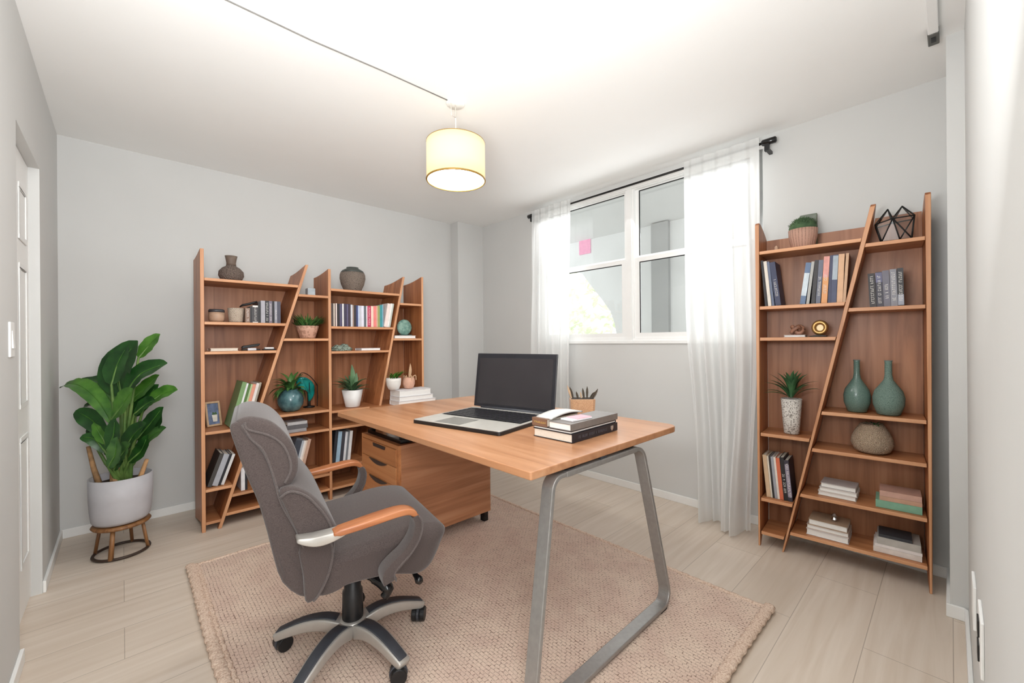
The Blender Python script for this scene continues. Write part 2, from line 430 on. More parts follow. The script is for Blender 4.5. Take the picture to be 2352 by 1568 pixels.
b = MB(); b.box(CX0, CX0 + BT, D1, WY - BT, 0, BH); b.box(CX0, CX0 + BT, -0.2, D0, 0, BH)
struct('baseboard_left', b, white_m, bevel=0.003)
# recessed door in the left wall
dm = MB().box(-0.353, -0.316, D0, D1, 0.012, DZ - 0.002)
door = struct('door_1', dm, door_m)
for y0, y1 in ((D0 + 0.07, D0 + 0.27), (D0 + 0.33, D1 - 0.07)):
    for z0, z1 in ((0.22, 0.78), (0.90, 1.52), (1.62, 1.86)):
        pf = MB(); w = 0.022
        pf.box(-0.316, -0.311, y0, y1, z0, z0 + w); pf.box(-0.316, -0.311, y0, y1, z1 - w, z1)
        pf.box(-0.316, -0.311, y0, y0 + w, z0 + w, z1 - w); pf.box(-0.316, -0.311, y1 - w, y1, z0 + w, z1 - w)
        obj('panel_moulding', pf, white_m, door, bevel=0.002)
# light switch on the left wall
sw = thing('light_switch', 'white wall plate light switch beside the recessed door', 'switch', loc=(CX0, 2.215, 1.19))
obj('plate', MB().box(0, 0.006, -0.036, 0.036, -0.06, 0.06), white_m, sw, bevel=0.002)
obj('rocker', MB().prism([(0.006, -0.03), (0.010, -0.03), (0.007, 0.03), (0.006, 0.03)], 'y', -0.015, 0.015), white_m, sw)
# outlet plates on the right wall
pl = thing('wall_plate', 'blank white wall plate low on right wall beside corner pier', 'wall plate', loc=(1.77, DY, 0.42))
obj('plate', MB().box(-0.06, 0.06, 0, 0.007, -0.06, 0.06), white_m, pl, bevel=0.002)
pl = thing('power_outlet', 'white power outlet with dark sockets, right wall, nearest the viewer', 'outlet', loc=(1.37, DY, 0.51))
obj('plate', MB().box(-0.06, 0.06, 0, 0.006, -0.06, 0.06), white_m, pl, bevel=0.002)
for z in (-0.026, 0.026):
    obj('socket', MB().box(-0.02, 0.02, 0.006, 0.009, z - 0.018, z + 0.018), black_m, pl, bevel=0.002)

# ------------------------------------------------------------------ window (two double-hung units)
glass = glass_material('window_glass', (0.97, 0.98, 0.98, 1), 0.05)
gasket = plain(24, 24, 24, 0.7, name='black_gasket')
def window_unit(n, y0, y1, ly0, ly1, gaskets):
    fr = MB(); X0, X1 = 2.922, 2.985; zc = 1.795; f = 0.035
    fr.box(X0, X1, y0, y0 + f, WZ0, WZ1 - 0.002); fr.box(X0, X1, y1 - f, y1, WZ0, WZ1 - 0.002)
    fr.box(X0, X1, y0 + f, y1 - f, WZ0, 1.19); fr.box(X0, X1, y0 + f, y1 - f, 2.352, WZ1 - 0.002)
    o = struct('window_%d' % n, fr, white_m)
    for name, z0, z1, x0, p, gk in (('upper_sash', zc, 2.352, 2.955, 0.028, True), ('lower_sash', 1.19, zc + 0.022, 2.932, 0.042, True)):
        a, b = y0 + f, y1 - f; s = MB()
        s.box(x0, x0 + 0.022, a, a + p, z0, z1); s.box(x0, x0 + 0.022, b - p, b, z0, z1)
        s.box(x0, x0 + 0.022, a + p, b - p, z0, z0 + 0.04); s.box(x0, x0 + 0.022, a + p, b - p, z1 - 0.034 if name == 'lower_sash' else z1 - 0.006, z1)
        so = obj(name, s, white_m, o)
        obj('pane', MB().box(x0 + 0.010, x0 + 0.013, a + p, b - p, z0 + 0.04, z1 - 0.006), glass, so)
        g = MB(); zt = z1 - 0.034 if name == 'lower_sash' else z1 - 0.006
        g.box(x0 + 0.001, x0 + 0.006, a + p, b - p, zt - 0.007, zt)
        if gaskets: g.box(x0 + 0.001, x0 + 0.006, b - p - 0.007, b - p, z0 + 0.04, zt - 0.007)
        obj('gasket', g, gasket, so, label='black rubber gasket')
    return o
window_unit(1, 1.738, 2.68, 0, 0, False)
window_unit(2, 0.82, 1.736, 0, 0, True)
struct('trim_1', MB().box(2.912, 2.921, 1.716, 1.758, WZ0, WZ1), white_m)
tr = MB(); tr.box(2.908, 2.92, W0 - 0.03, W1 + 0.03, WZ1 - 0.012, WZ1 + 0.03); tr.box(2.905, 2.92, W0 - 0.02, W1 + 0.02, WZ0 - 0.008, WZ0 + 0.012)
struct('trim_2', tr, white_m)
# outside: covered walkway beyond the glass
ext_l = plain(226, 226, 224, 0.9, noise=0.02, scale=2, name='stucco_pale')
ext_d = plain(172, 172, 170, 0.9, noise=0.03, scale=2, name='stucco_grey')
arch = [(2.66, 0.0), (2.68, 1.26), (2.70, 1.37), (2.76, 1.52), (2.87, 1.66), (3.025, 1.84), (3.165, 2.01), (3.32, 2.10), (3.6, 2.16), (4.0, 2.18)]
struct('wall_outside', MB().prism([(-1.5, 0), (-1.5, 2.8)] + [(4.0, 2.8)] + arch[::-1], 'x', 4.2, 4.32), ext_l)
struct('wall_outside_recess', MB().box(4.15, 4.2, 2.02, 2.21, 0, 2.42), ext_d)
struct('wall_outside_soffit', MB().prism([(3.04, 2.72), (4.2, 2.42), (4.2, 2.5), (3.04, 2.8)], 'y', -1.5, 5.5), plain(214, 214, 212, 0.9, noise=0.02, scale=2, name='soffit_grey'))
struct('ground_outside', MB().box(3.04, 9, -3, 9, -0.12, -0.02), plain(224, 222, 216, 0.9, noise=0.03, scale=2, name='pale_paving'))
pk = obj('notice_sign', MB().box(4.188, 4.198, 3.03, 3.20, 2.25, 2.44), plain(238, 160, 190, 0.8, noise=0.02, name='pink_paper'))
tag(pk, 'plain pink notice sheet seen outside through upper left pane', 'notice')
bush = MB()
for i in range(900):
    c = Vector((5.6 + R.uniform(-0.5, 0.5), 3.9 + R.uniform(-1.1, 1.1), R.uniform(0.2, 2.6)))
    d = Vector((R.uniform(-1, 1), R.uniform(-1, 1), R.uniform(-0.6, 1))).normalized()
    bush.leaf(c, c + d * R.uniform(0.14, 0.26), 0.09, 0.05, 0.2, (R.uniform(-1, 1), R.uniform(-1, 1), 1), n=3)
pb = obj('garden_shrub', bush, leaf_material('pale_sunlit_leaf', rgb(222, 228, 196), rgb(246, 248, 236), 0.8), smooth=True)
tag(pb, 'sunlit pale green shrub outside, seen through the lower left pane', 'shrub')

# ------------------------------------------------------------------ curtains and rod
rod = thing('curtain_rod', 'black metal curtain rod with end finials across the window top', 'curtain rod', loc=(2.84, 1.74, 2.362))
obj('pole', MB().tube([(0, -0.955, 0), (0, 0.955, 0)], 0.008, 10), iron_m, rod, smooth=True)
for s in (-1, 1):
    obj('finial', MB().tube([(0, s * 0.955, 0), (0, s * 0.962, 0), (0, s * 1.03, 0), (0, s * 1.036, 0)], [0.012, 0.019, 0.019, 0.012], 12), gloss_black, rod, smooth=True)
    obj('bracket', MB().box(-0.012, 0.012, s * 0.985 - 0.012, s * 0.985 + 0.012, -0.055, -0.014).box(0.012, 0.08, s * 0.985 - 0.009, s * 0.985 + 0.009, -0.052, -0.036), black_m, rod)
sheer = sheer_material()
def curtain(name, label, f, nu=150, nv=60):
    o = obj(name, MB().grid(nu, nv, f), sheer, smooth=True)
    return tag(o, label, 'curtain', 'sheer white curtains')
def sm(a, b, t):
    t = max(0, min(1, (t - a) / (b - a))); return t * t * (3 - 2 * t)
def fL(s, t):
    y = (2.70 + 0.05 * t) * (1 - s) + (2.232 + 0.02 * t) * s
    ph = s * 6 * 2 * PI + 0.8 * math.sin(2.2 * t + 4 * s)
    am = 0.007 + 0.020 * sm(0.0, 0.5, t)
    x = 2.812 + am * math.sin(ph) + am * 0.4 * math.sin(2.3 * ph + 1)
    return (x - 0.01 * t, y + 0.004 * math.sin(ph * 1.7), 2.392 * (1 - t) + 0.012 * t)
curtain('curtain', 'narrow sheer white curtain behind the laptop, window corner side', fL)
def fR(s, t):
    yt = 1.252 * (1 - s) + 0.79 * s
    yb = 1.145 * (1 - s) + 0.835 * s
    k = sm(0.40, 1.0, t)
    y = yt * (1 - k) + yb * k
    ph = s * 5 * 2 * PI + 1.1 * math.sin(2.1 * t + 3 * s)
    am = 0.007 + 0.026 * sm(0.0, 0.5, t)
    x = 2.812 + am * math.sin(ph) + am * 0.4 * math.sin(2.1 * ph + 2)
    fl = sm(0.60, 1.0, t) * (math.exp(-((s - 0.70) / 0.22) ** 2) * 0.19 + 0.11 * math.exp(-((s - 0.12) / 0.18) ** 2))
    x -= fl + 0.01 * t
    y += -0.06 * fl
    z = 2.392 * (1 - t) + 0.008 * t
    if t > 0.97: z += 0.012 * (0.5 + 0.5 * math.sin(ph * 0.7))
    return (min(x, 2.829 + t * 0.05), max(y, 0.785), z)
curtain('curtain', 'wide sheer white curtain pooling on the floor beside the tall bookcase', fR)

# ------------------------------------------------------------------ ceiling fittings
lamp = thing('pendant_lamp', 'lit cream drum pendant lamp hanging from the ceiling', 'lamp', loc=(1.297, 1.80, H))
shade_m = bpy.data.materials.new('lit_linen_shade'); shade_m.use_nodes = True
nt = shade_m.node_tree; bs = nt.nodes['Principled BSDF']
gr = N(nt, 'ShaderNodeTexCoord'); sp = N(nt, 'ShaderNodeSeparateXYZ'); L(nt, gr.outputs['Object'], sp.inputs[0])
mr = N(nt, 'ShaderNodeMapRange'); mr.inputs[1].default_value = -0.42; mr.inputs[2].default_value = -0.21; L(nt, sp.outputs['Z'], mr.inputs[0])
cc = ramp(nt, mr.outputs[0], [(0.0, rgb(255, 222, 168)), (0.35, rgb(255, 236, 204)), (0.8, rgb(255, 241, 216)), (1.0, rgb(255, 230, 186))])
bs.inputs['Base Color'].default_value = rgb(190, 165, 120); L(nt, cc, bs.inputs['Emission Color']); bs.inputs['Emission Strength'].default_value = 0.66
bs.inputs['Roughness'].default_value = 0.9
RS, Z0, Z1 = 0.153, -0.412, -0.215
sh = MB().lathe([(RS, Z0), (RS, Z1)], 64, cap0=False, cap1=False)
shade = obj('lamp_shade', sh, shade_m, lamp, smooth=True, solid=0.003)
gold = plain(150, 116, 50, 0.5, 0.2, name='brass_rim')
for z, rr in ((Z0, 0.005), (Z1, 0.0025)):
    obj('rim', MB().tube([(RS * math.cos(a * PI / 32), RS * math.sin(a * PI / 32), z) for a in range(64)], rr, 6, closed=True), gold, shade, smooth=True, label='thin brass rim')
obj('diffuser', MB().lathe([(0.0005, Z0 - 0.016), (0.06, Z0 - 0.014), (0.11, Z0 - 0.009), (0.146, Z0 + 0.002)], 48, cap1=False), emissive('lit_diffuser', (1, 0.985, 0.96, 1), 33.0), lamp, smooth=True, label='glowing white diffuser disc')
obj('uplight_blocker', MB().lathe([(0.0005, Z0 + 0.03), (0.10, Z0 + 0.028), (0.1505, Z0 + 0.006)], 40, cap1=False), white_m, lamp, smooth=True)  # unseen plate added to keep the diffuser's upward glow off the ceiling
obj('finial', MB().lathe([(0.0005, Z0 - 0.024), (0.005, Z0 - 0.02), (0.005, Z0 - 0.014)], 12), plain(236, 226, 205, 0.5, name='cream_knob'), lamp, smooth=True)
obj('cord', MB().tube([(0, 0, Z1 + 0.05), (0.001, 0.001, -0.1), (0, 0, -0.01)], 0.0022, 6), white_m, lamp, smooth=True)
sp_ = MB()
for k in range(3):
    a = 2 * PI * k / 3; sp_.tube([(0, 0, Z1 + 0.05), (RS * math.cos(a), RS * math.sin(a), Z1)], 0.0016, 5)
obj('shade_spider', sp_, white_m, lamp)
obj('canopy', MB().lathe([(0.045, -0.012), (0.05, -0.006), (0.05, 0.0)], 32), white_m, lamp, smooth=True)
obj('swag_hook', MB().tube([(-0.03, 0.0, -0.012), (-0.026, 0, -0.075), (0.0, 0, -0.078), (0.0, 0, -0.012)], 0.0022, 6), plain(214, 206, 196, 0.5, name='hook_cream'), lamp, smooth=True)
cb = obj('lamp_cable', MB().tube([(1.258, 1.803, H - 0.003), (0.9, 1.812, H - 0.003), (0.58, 1.824, H - 0.007), (0.3, 1.826, H - 0.003), (CX0, 1.83, H - 0.003)], 0.0026, 6), plain(120, 118, 114, 0.6, name='grey_cable'), smooth=True)
tag(cb, 'thin grey cable running along the ceiling to the lamp', 'cable')
tk = thing('ceiling_track', 'white ceiling track with dark end connector, by the corner pier', 'track', loc=(2.2, 0.043, H))
obj('rail', MB().box(-0.75, 0.22, -0.016, 0.016, -0.026, 0), white_m, tk, bevel=0.003)
ec = obj('end_connector', MB().box(0.2205, 0.315, -0.017, 0.017, -0.028, 0), plain(92, 92, 88, 0.5, name='connector_grey'), tk, bevel=0.003)
obj('slot', MB().box(0.245, 0.285, -0.007, 0.007, -0.030, -0.0275), black_m, ec)

# ------------------------------------------------------------------ bookcases
LF = Matrix.Translation((0, 3.18, 0))
RA = math.atan2(-0.9967, 0.081)
RF = Matrix.Translation((2.629, 0.755, 0)) @ Matrix.Rotation(RA, 4, 'Z')
TP = 0.020
def post(poly_top_front, poly_top_back, x, d, slope=0.0, foot=0.0, zlow=0.0):
    """upright side panel: full height at its front, lower curved top towards the back; slope = dx/dz"""
    zf, zb = poly_top_front, poly_top_back
    prof = [(0.0, zlow), (0.035, zlow), (0.05, 0.055), (d, 0.055 if foot else 0.0), (d, zb)]
    for k in range(1, 6):
        t = k / 6; prof.append((d * (1 - t) , zb + (zf - zb) * (1 - math.cos(t * PI / 2)) if True else 0))
    prof.append((0.0, zf))
    m = MB()
    m.hexa([(x + slope * z, y, z) for y, z in prof], [(x + TP + slope * z, y, z) for y, z in prof])
    return m
def board(xl, xr, sl, sr, z, d, th=0.018, y0=0.0):
    """shelf between two uprights; xl/xr are the uprights' inner edges at z=0 and sl/sr their slopes"""
    m = MB(); za, zb = z - th, z
    m.hexa([(xl + sl * za, y0, za), (xr + sr * za, y0, za), (xr + sr * za, d, za), (xl + sl * za, d, za)],
           [(xl + sl * zb, y0, zb), (xr + sr * zb, y0, zb), (xr + sr * zb, d, zb), (xl + sl * zb, d, zb)])
    return m
def bay(case, xl, xr, sl, sr, zs, d):
    for z in zs: obj('shelf', board(xl + 0.0005, xr - 0.0005, sl, sr, z, d), wood_x, case, bevel=0.0015, front=edge_x)
def back(case, xl, xr, sl, sr, z0, z1, d):
    m = MB()
    m.hexa([(xl + sl * z0, d, z0), (xr + sr * z0, d, z0), (xr + sr * z0, d + 0.008, z0), (xl + sl * z0, d + 0.008, z0)],
           [(xl + sl * z1, d, z1), (xr + sr * z1, d, z1), (xr + sr * z1, d + 0.008, z1), (xl + sl * z1, d + 0.008, z1)])
    obj('back_panel', m, wood_back, case)
DL = 0.32
lc = thing('bookcase', 'long walnut bookcase with slanted dividers along the back wall', 'bookcase', LF)
S1 = (0.962 - 0.432) / 1.735; S2 = (1.728 - 1.322) / 1.725 * 1.0
S2 = 0.206; X2 = 1.376
for m in (post(1.762, 1.735, 0.352, DL), post(1.722, 1.69, 1.119, DL), post(1.742, 1.70, 1.910, DL)):
    obj('upright', m, wood_z, lc, bevel=0.002, front=edge_z)
obj('slanted_divider', post(1.735, 1.69, 0.433, DL, S1), wood_z, lc, bevel=0.002, front=edge_z)
obj('slanted_divider', post(1.725, 1.68, X2, DL, S2), wood_z, lc, bevel=0.002, front=edge_z)
bay(lc, 0.372, 0.433, 0, S1, (0.060, 0.262, 0.620, 1.122, 1.309, 1.583), DL)
bay(lc, 0.453, 1.119, S1, 0, (0.088, 0.200, 0.533, 0.675, 1.204, 1.520), DL)
bay(lc, 1.139, X2, 0, S2, (0.085, 0.240, 0.533, 0.660, 1.107, 1.295, 1.578), DL)
bay(lc, X2 + TP, 1.910, S2, 0, (0.085, 0.400, 0.660, 1.204, 1.503), DL)
for a in ((0.372, 0.433, 0, S1, 0.045, 1.583), (0.453, 1.119, S1, 0, 0.07, 1.520), (1.139, X2, 0, S2, 0.07, 1.578), (X2 + TP, 1.910, S2, 0, 0.07, 1.503)): back(lc, *a, DL)
obj('counter_ledge', MB().box(1.43, 2.02, -0.24, -0.001, 0.638, 0.660), wood_x, lc, bevel=0.002, front=edge_x)
DR = 0.215
rc = thing('bookcase', 'tall narrow walnut bookcase with one slanted divider, right of the window', 'bookcase', RF)
SR = 0.211; XR = 0.105
def post_r(x, zf, slope=0.0):
    prof = [(0.0, 0.0), (0.025, 0.0), (0.045, 0.06), (DR, 0.06), (DR, zf - 0.07), (DR * 0.8, zf - 0.045), (DR * 0.5, zf - 0.02), (0.05, zf - 0.002), (0.012, zf), (0.0, zf - 0.012)]
    def wx(z): return TP * (0.45 + 0.55 * min(1, z / 0.09))
    return MB().hexa([(x + slope * z + (TP - wx(z)) / 2, y, z) for y, z in prof], [(x + slope * z + (TP + wx(z)) / 2, y, z) for y, z in prof])
obj('upright', post_r(-0.008, 1.832), wood_z, rc, bevel=0.002, front=edge_z)
obj('upright', post_r(0.679, 1.840), wood_z, rc, bevel=0.002, front=edge_z)
obj('slanted_divider', post_r(XR, 1.828, SR), wood_z, rc, bevel=0.002, front=edge_z)
bay(rc, 0.012, XR, 0, SR, (0.086, 0.275, 0.642, 1.181, 1.357, 1.668), DR)
bay(rc, XR + TP, 0.679, SR, 0, (0.122, 0.342, 0.594, 0.793, 1.325, 1.639), DR)
back(rc, 0.012, XR, 0, SR, 0.07, 1.765, DR); back(rc, XR + TP, 0.679, SR, 0, 0.10, 1.802, DR)

# ------------------------------------------------------------------ books
def book_boxes(h):
    pass
def book(frame, loc, t, ln, d, color, label, group, tilt=0.0, orient='up', titles=0, band=None, pages='cream', yaw=0.0, tcol=(235, 232, 225), rough=0.5, spine='front', title_w=None):
    """upright: x = thickness, z = height, y = depth, spine towards -y.  flat: x = length, y = depth, z = thickness"""
    c = 0.0022
    if orient == 'up':
        mp = lambda a, b, e: (a, e, b)
    elif spine == 'front': mp = lambda a, b, e: (b, e, a)
    elif spine == 'back': mp = lambda a, b, e: (b, d - e, a)
    elif spine == 'left': mp = lambda a, b, e: (e, b, a)
    else: mp = lambda a, b, e: (d - e, b, a)
    def bx(m, a0, a1, b0, b1, e0, e1):
        p, q = mp(a0, b0, e0), mp(a1, b1, e1)
        m.box(min(p[0], q[0]), max(p[0], q[0]), min(p[1], q[1]), max(p[1], q[1]), min(p[2], q[2]), max(p[2], q[2]))
    if orient == 'up':
        th = math.radians(tilt)
        rot = Matrix.Rotation(th, 4, 'Y')
        lift = t * math.sin(th) if th > 0 else 0.0
        root = thing('book', label, 'book', frame, (loc[0], loc[1], loc[2] + lift + 0.0004), rz(yaw) @ rot, group)
    else:
        root = thing('book', label, 'book', frame, (loc[0], loc[1], loc[2] + 0.0004), rz(yaw), group)
    mt = plain(*color, rough, noise=0.04, scale=25)
    m = MB(); bx(m, 0, t, 0, ln, 0, 0.003); bx(m, 0, c, 0, ln, 0.003, d); bx(m, t - c, t, 0, ln, 0.003, d)
    cv = obj('cover', m, mt, root)
    m = MB(); bx(m, c, t - c, 0.003, ln - 0.003, 0.003, d - 0.004)
    obj('pages', m, pagew_m if pages == 'white' else page_m, root)
    if band:
        m = MB(); bx(m, 0.0004, t - 0.0004, ln * band[0], ln * band[1], -0.0006, 0.0)
        obj('spine_label', m, plain(*band[2], 0.5), cv)
    if titles:
        m = MB(); b0 = ln * (0.18 if titles == 1 else 0.1); b1 = ln * (0.62 if titles == 1 else 0.9); w = min(t * 0.5, 0.011) if title_w is None else title_w
        b = b0; rr = random.Random(hash(label) % 1000 if False else sum(map(ord, label)))
        while b < b1:
            s = rr.uniform(0.004, 0.0085)
            if rr.random() < 0.85:
                k = rr.random()
                bx(m, t / 2 - w / 2, t / 2 + w / 2, b, b + 0.0016, -0.0010, -0.0002)
                if k < 0.6: bx(m, t / 2 - w / 2, t / 2 - w / 2 + 0.0016, b, b + s * 0.8, -0.0010, -0.0002)
                if k > 0.35: bx(m, t / 2 + w / 2 - 0.0016, t / 2 + w / 2, b, b + s * 0.8, -0.0010, -0.0002)
                if k > 0.7: bx(m, t / 2 - 0.0008, t / 2 + 0.0008, b, b + s * 0.6, -0.0010, -0.0002)
            b += s + 0.002
        obj('title_lettering', m, plain(*tcol, 0.5), cv)
    return root
ORD = ['first', 'second', 'third', 'fourth', 'fifth', 'sixth', 'seventh', 'eighth', 'ninth', 'tenth', 'eleventh', 'twelfth', 'thirteenth', 'fourteenth', 'fifteenth',
       'sixteenth', 'seventeenth', 'eighteenth', 'nineteenth', 'twentieth', 'twenty-first', 'twenty-second', 'twenty-third', 'twenty-fourth', 'twenty-fifth', 'twenty-sixth']
def row(frame, x, y, z, d, items, place, group, tilt=0.0, gap=0.0006):
    """items: (colour name, rgb, thickness, height, titles, band)"""
    prev = None
    for i, it in enumerate(items):
        cn, c, t, h = it[:4]; ti = it[4] if len(it) > 4 else 0; bd = it[5] if len(it) > 5 else None
        tl = it[6] if len(it) > 6 else tilt
        th = math.radians(tl); lift = t * math.sin(th) if th > 0 else 0.0
        if prev:                                   # slide along until this book just touches its neighbour
            pts, (rx_, rz_, rth) = prev
            x = max(px_ - (pz_ - lift) * math.tan(th) for px_, pz_ in pts)
            for q in (0, h):
                qz = lift + q * math.cos(th); x = max(x, rx_ + (qz - rz_) * math.tan(rth) - q * math.sin(th)) if qz <= max(p[1] for p in pts) else x
            x += gap
        dd = d + R.uniform(-0.012, 0.008)
        book(frame, (x, y + R.uniform(0, 0.004), z), t, h, dd, c, '%s book, %s from the left in the %s' % (cn, ORD[i], place), group, tl, 'up', ti, bd)
        cr_ = [(x + a_ * math.cos(th) + b_ * math.sin(th), lift - a_ * math.sin(th) + b_ * math.cos(th)) for a_ in (0, t) for b_ in (0, h)]
        prev = (cr_, (cr_[2][0], cr_[2][1], th))
BLK, WHT = (38, 37, 42), (226, 224, 222)
# left bookcase, upper left row of dark books
row(LF, 0.594, 0.02, 1.309, 0.17, [
    ('short brown', (138, 112, 96), 0.026, 0.096, 2), ('short black', BLK, 0.015, 0.105), ('white-and-black', (222, 220, 216), 0.031, 0.115, 2, (0.05, 0.9, (60, 58, 62))),
    ('thin black', (34, 34, 38), 0.016, 0.138), ('silver grey', (168, 166, 174), 0.025, 0.15), ('black lettered', (44, 44, 50), 0.023, 0.15, 2),
    ('mauve grey', (120, 112, 126), 0.018, 0.15, 2), ('narrow black', (30, 30, 36), 0.014, 0.15), ('pale grey spined', (150, 150, 160), 0.016, 0.15, 1), ('slate', (74, 74, 88), 0.021, 0.15)],
    "dark row beside the speckled cup", 'dark books on the back bookcase')
# left bookcase, long row of 26
tl = 0
row(LF, 1.143, 0.02, 1.295, 0.17, [
    ('dark brown', (72, 62, 60), 0.021, 0.172), ('thin cream', (214, 200, 186), 0.009, 0.172), ('thin brown', (92, 78, 72), 0.006, 0.172), ('pale pink', (222, 206, 200), 0.009, 0.174),
    ('black', (40, 36, 40), 0.020, 0.172), ('indigo grey', (82, 78, 104), 0.019, 0.172), ('white', WHT, 0.012, 0.174), ('dark indigo', (58, 52, 74), 0.021, 0.174),
    ('thin violet', (96, 90, 120), 0.010, 0.172), ('plum black', (58, 46, 60), 0.019, 0.175), ('silver white', (206, 208, 214), 0.014, 0.170), ('taupe', (150, 128, 116), 0.010, 0.168),
    ('charcoal', (54, 46, 46), 0.018, 0.168), ('navy', (56, 66, 110), 0.013, 0.167), ('light blue', (178, 190, 218), 0.011, 0.166), ('pearl grey', (196, 196, 204), 0.016, 0.166),
    ('off white', (224, 224, 236), 0.020, 0.166), ('slate', (92, 100, 106), 0.018, 0.166), ('thin white', (230, 226, 228), 0.009, 0.166), ('crimson', (192, 60, 92), 0.030, 0.168, 2),
    ('blush cream', (236, 208, 190), 0.020, 0.168), ('coral', (232, 134, 128), 0.024, 0.170), ('brick edged beige', (208, 176, 150), 0.012, 0.172), ('olive', (150, 160, 96), 0.016, 0.176),
    ('teal', (62, 144, 150), 0.022, 0.180), ('thin sky blue', (140, 180, 200), 0.008, 0.186)],
    'long row under the dark-lidded vase', 'books in the long row of the back bookcase')
row(LF, 1.569, 0.02, 1.295, 0.16, [('wide pale pink', (238, 222, 216), 0.026, 0.197, 0, None, 10.5), ('white', (236, 234, 230), 0.0155, 0.20, 0, None, 10.5), ('grey green', (188, 196, 188), 0.0138, 0.20, 0, None, 10.5)],
    'leaning trio beside the teal book', 'books leaning in the long row')
# black pouch over short books
po = obj('notebook', MB().tube([(0.572, 0.07, 1.415), (0.585, 0.06, 1.4262), (0.62, 0.055, 1.4355), (0.652, 0.05, 1.4475), (0.668, 0.045, 1.4545)], [0.005, 0.009, 0.010, 0.009, 0.006], 10, flat=0.75), black_m, smooth=True)
po.matrix_world = LF; tag(po, 'soft black pouch lying over the short books in the dark row', 'pouch'); po.name = 'soft_pouch'
# lower left of the left bookcase
row(LF, 0.503, 0.03, 0.620, 0.19, [('green-and-white', (122, 156, 104), 0.025, 0.300, 0, (0.0, 0.45, (178, 192, 188)), 14.5), ('white', (226, 226, 226), 0.011, 0.292, 0, None, 14.5), ('dark green', (84, 120, 62), 0.014, 0.285, 0, None, 14.5),
    ('pale green', (176, 196, 150), 0.010, 0.285, 0, None, 14.5), ('salmon pink', (224, 152, 128), 0.019, 0.282, 0, None, 14.5), ('cream white', (232, 226, 222), 0.016, 0.288, 0, None, 14.5), ('grey beige', (164, 156, 140), 0.012, 0.292, 0, None, 14.5)],
    'leaning group behind the headrest', 'leaning green and pink books')
row(LF, 0.384, 0.03, 0.262, 0.18, [('charcoal', (70, 68, 66), 0.022, 0.21, 0, None, 19), ('silver', (172, 176, 184), 0.030, 0.20, 0, None, 19), ('black', (34, 36, 44), 0.014, 0.198, 0, None, 19), ('white', (222, 222, 222), 0.016, 0.195, 0, None, 19)],
    'leaning group, low left shelf', 'leaning books low on the back bookcase')
book(LF, (0.564, 0.03, 0.200), 0.022, 0.15, 0.16, (236, 236, 240), 'white book beside the slanted divider, low behind the chair back', 'books low in the second bay', 0)
book(LF, (0.588, 0.03, 0.200), 0.012, 0.145, 0.16, (40, 40, 48), 'thin black book beside the white book, low behind the chair back', 'books low in the second bay', 0)
row(LF, 0.835, 0.03, 0.200, 0.19, [('wide slate blue', (88, 94, 104), 0.040, 0.29, 0, (0.5, 0.95, (60, 64, 74)), 14), ('pale blue', (172, 178, 186), 0.014, 0.272, 0, None, 14), ('white', (232, 226, 222), 0.014, 0.268, 0, None, 14),
    ('cream', (222, 200, 182), 0.010, 0.268, 0, None, 14), ('tan pink', (196, 160, 140), 0.020, 0.275, 0, None, 14)], 'leaning group behind the far armrest', 'leaning books behind the chair')
row(LF, 1.150, 0.03, 0.240, 0.18, [('black', (46, 48, 54), 0.022, 0.262, 0, None, 6), ('light blue', (158, 186, 206), 0.028, 0.250, 0, None, 6), ('charcoal', (62, 62, 70), 0.026, 0.245, 0, None, 6), ('white', (222, 224, 228), 0.018, 0.240, 0, None, 6),
    ('slate grey', (120, 124, 130), 0.016, 0.240, 0, None, 6), ('off white', (230, 228, 228), 0.022, 0.242, 0, None, 6)], 'group under the desk corner', 'books under the desk corner')
for i, (cn, c, t, x, ln) in enumerate([('light grey', (178, 176, 176), 0.020, 0.845, 0.13), ('charcoal', (92, 90, 92), 0.030, 0.838, 0.14), ('mid grey', (150, 148, 150), 0.022, 0.835, 0.135)][::-1]):
    z = 0.533 + [0, 0.0226, 0.0532][i]
    book(LF, (x, 0.03, z), t, ln, 0.13, c, '%s book, %s of the flat stack under the teal vase' % (cn, ['bottom', 'middle', 'top'][i]), 'flat grey books under the teal vase', 0, 'flat')
# flat single books
book(LF, (0.405, 0.03, 1.122), 0.018, 0.150, 0.12, (232, 214, 196), 'cream book lying flat left of the black stapler', 'flat books on the back bookcase', 0, 'flat', spine='back')
book(LF, (1.382, 0.03, 1.107), 0.017, 0.160, 0.12, (240, 238, 242), 'white book lying flat beside the green stone', 'flat books on the back bookcase', 0, 'flat', spine='back', pages='white')
book(LF, (1.664, 0.02, 1.204), 0.022, 0.200, 0.15, (240, 228, 226), 'white book lying flat under the green disc', 'flat books on the back bookcase', 0, 'flat', spine='back', pages='white')
for i, (cn, x, ln, t) in enumerate([('bottom', 1.600, 0.345, 0.036), ('middle', 1.604, 0.315, 0.034), ('top', 1.606, 0.290, 0.050)]):
    z = 0.660 + [0, 0.037, 0.072][i]
    book(LF, (x, -0.165, z), t, ln, 0.158, (238, 237, 240), 'large white book, %s of the stack beside the desk end' % cn, 'large white books at the desk end', 0, 'flat', spine='left' if False else 'back', pages='white')
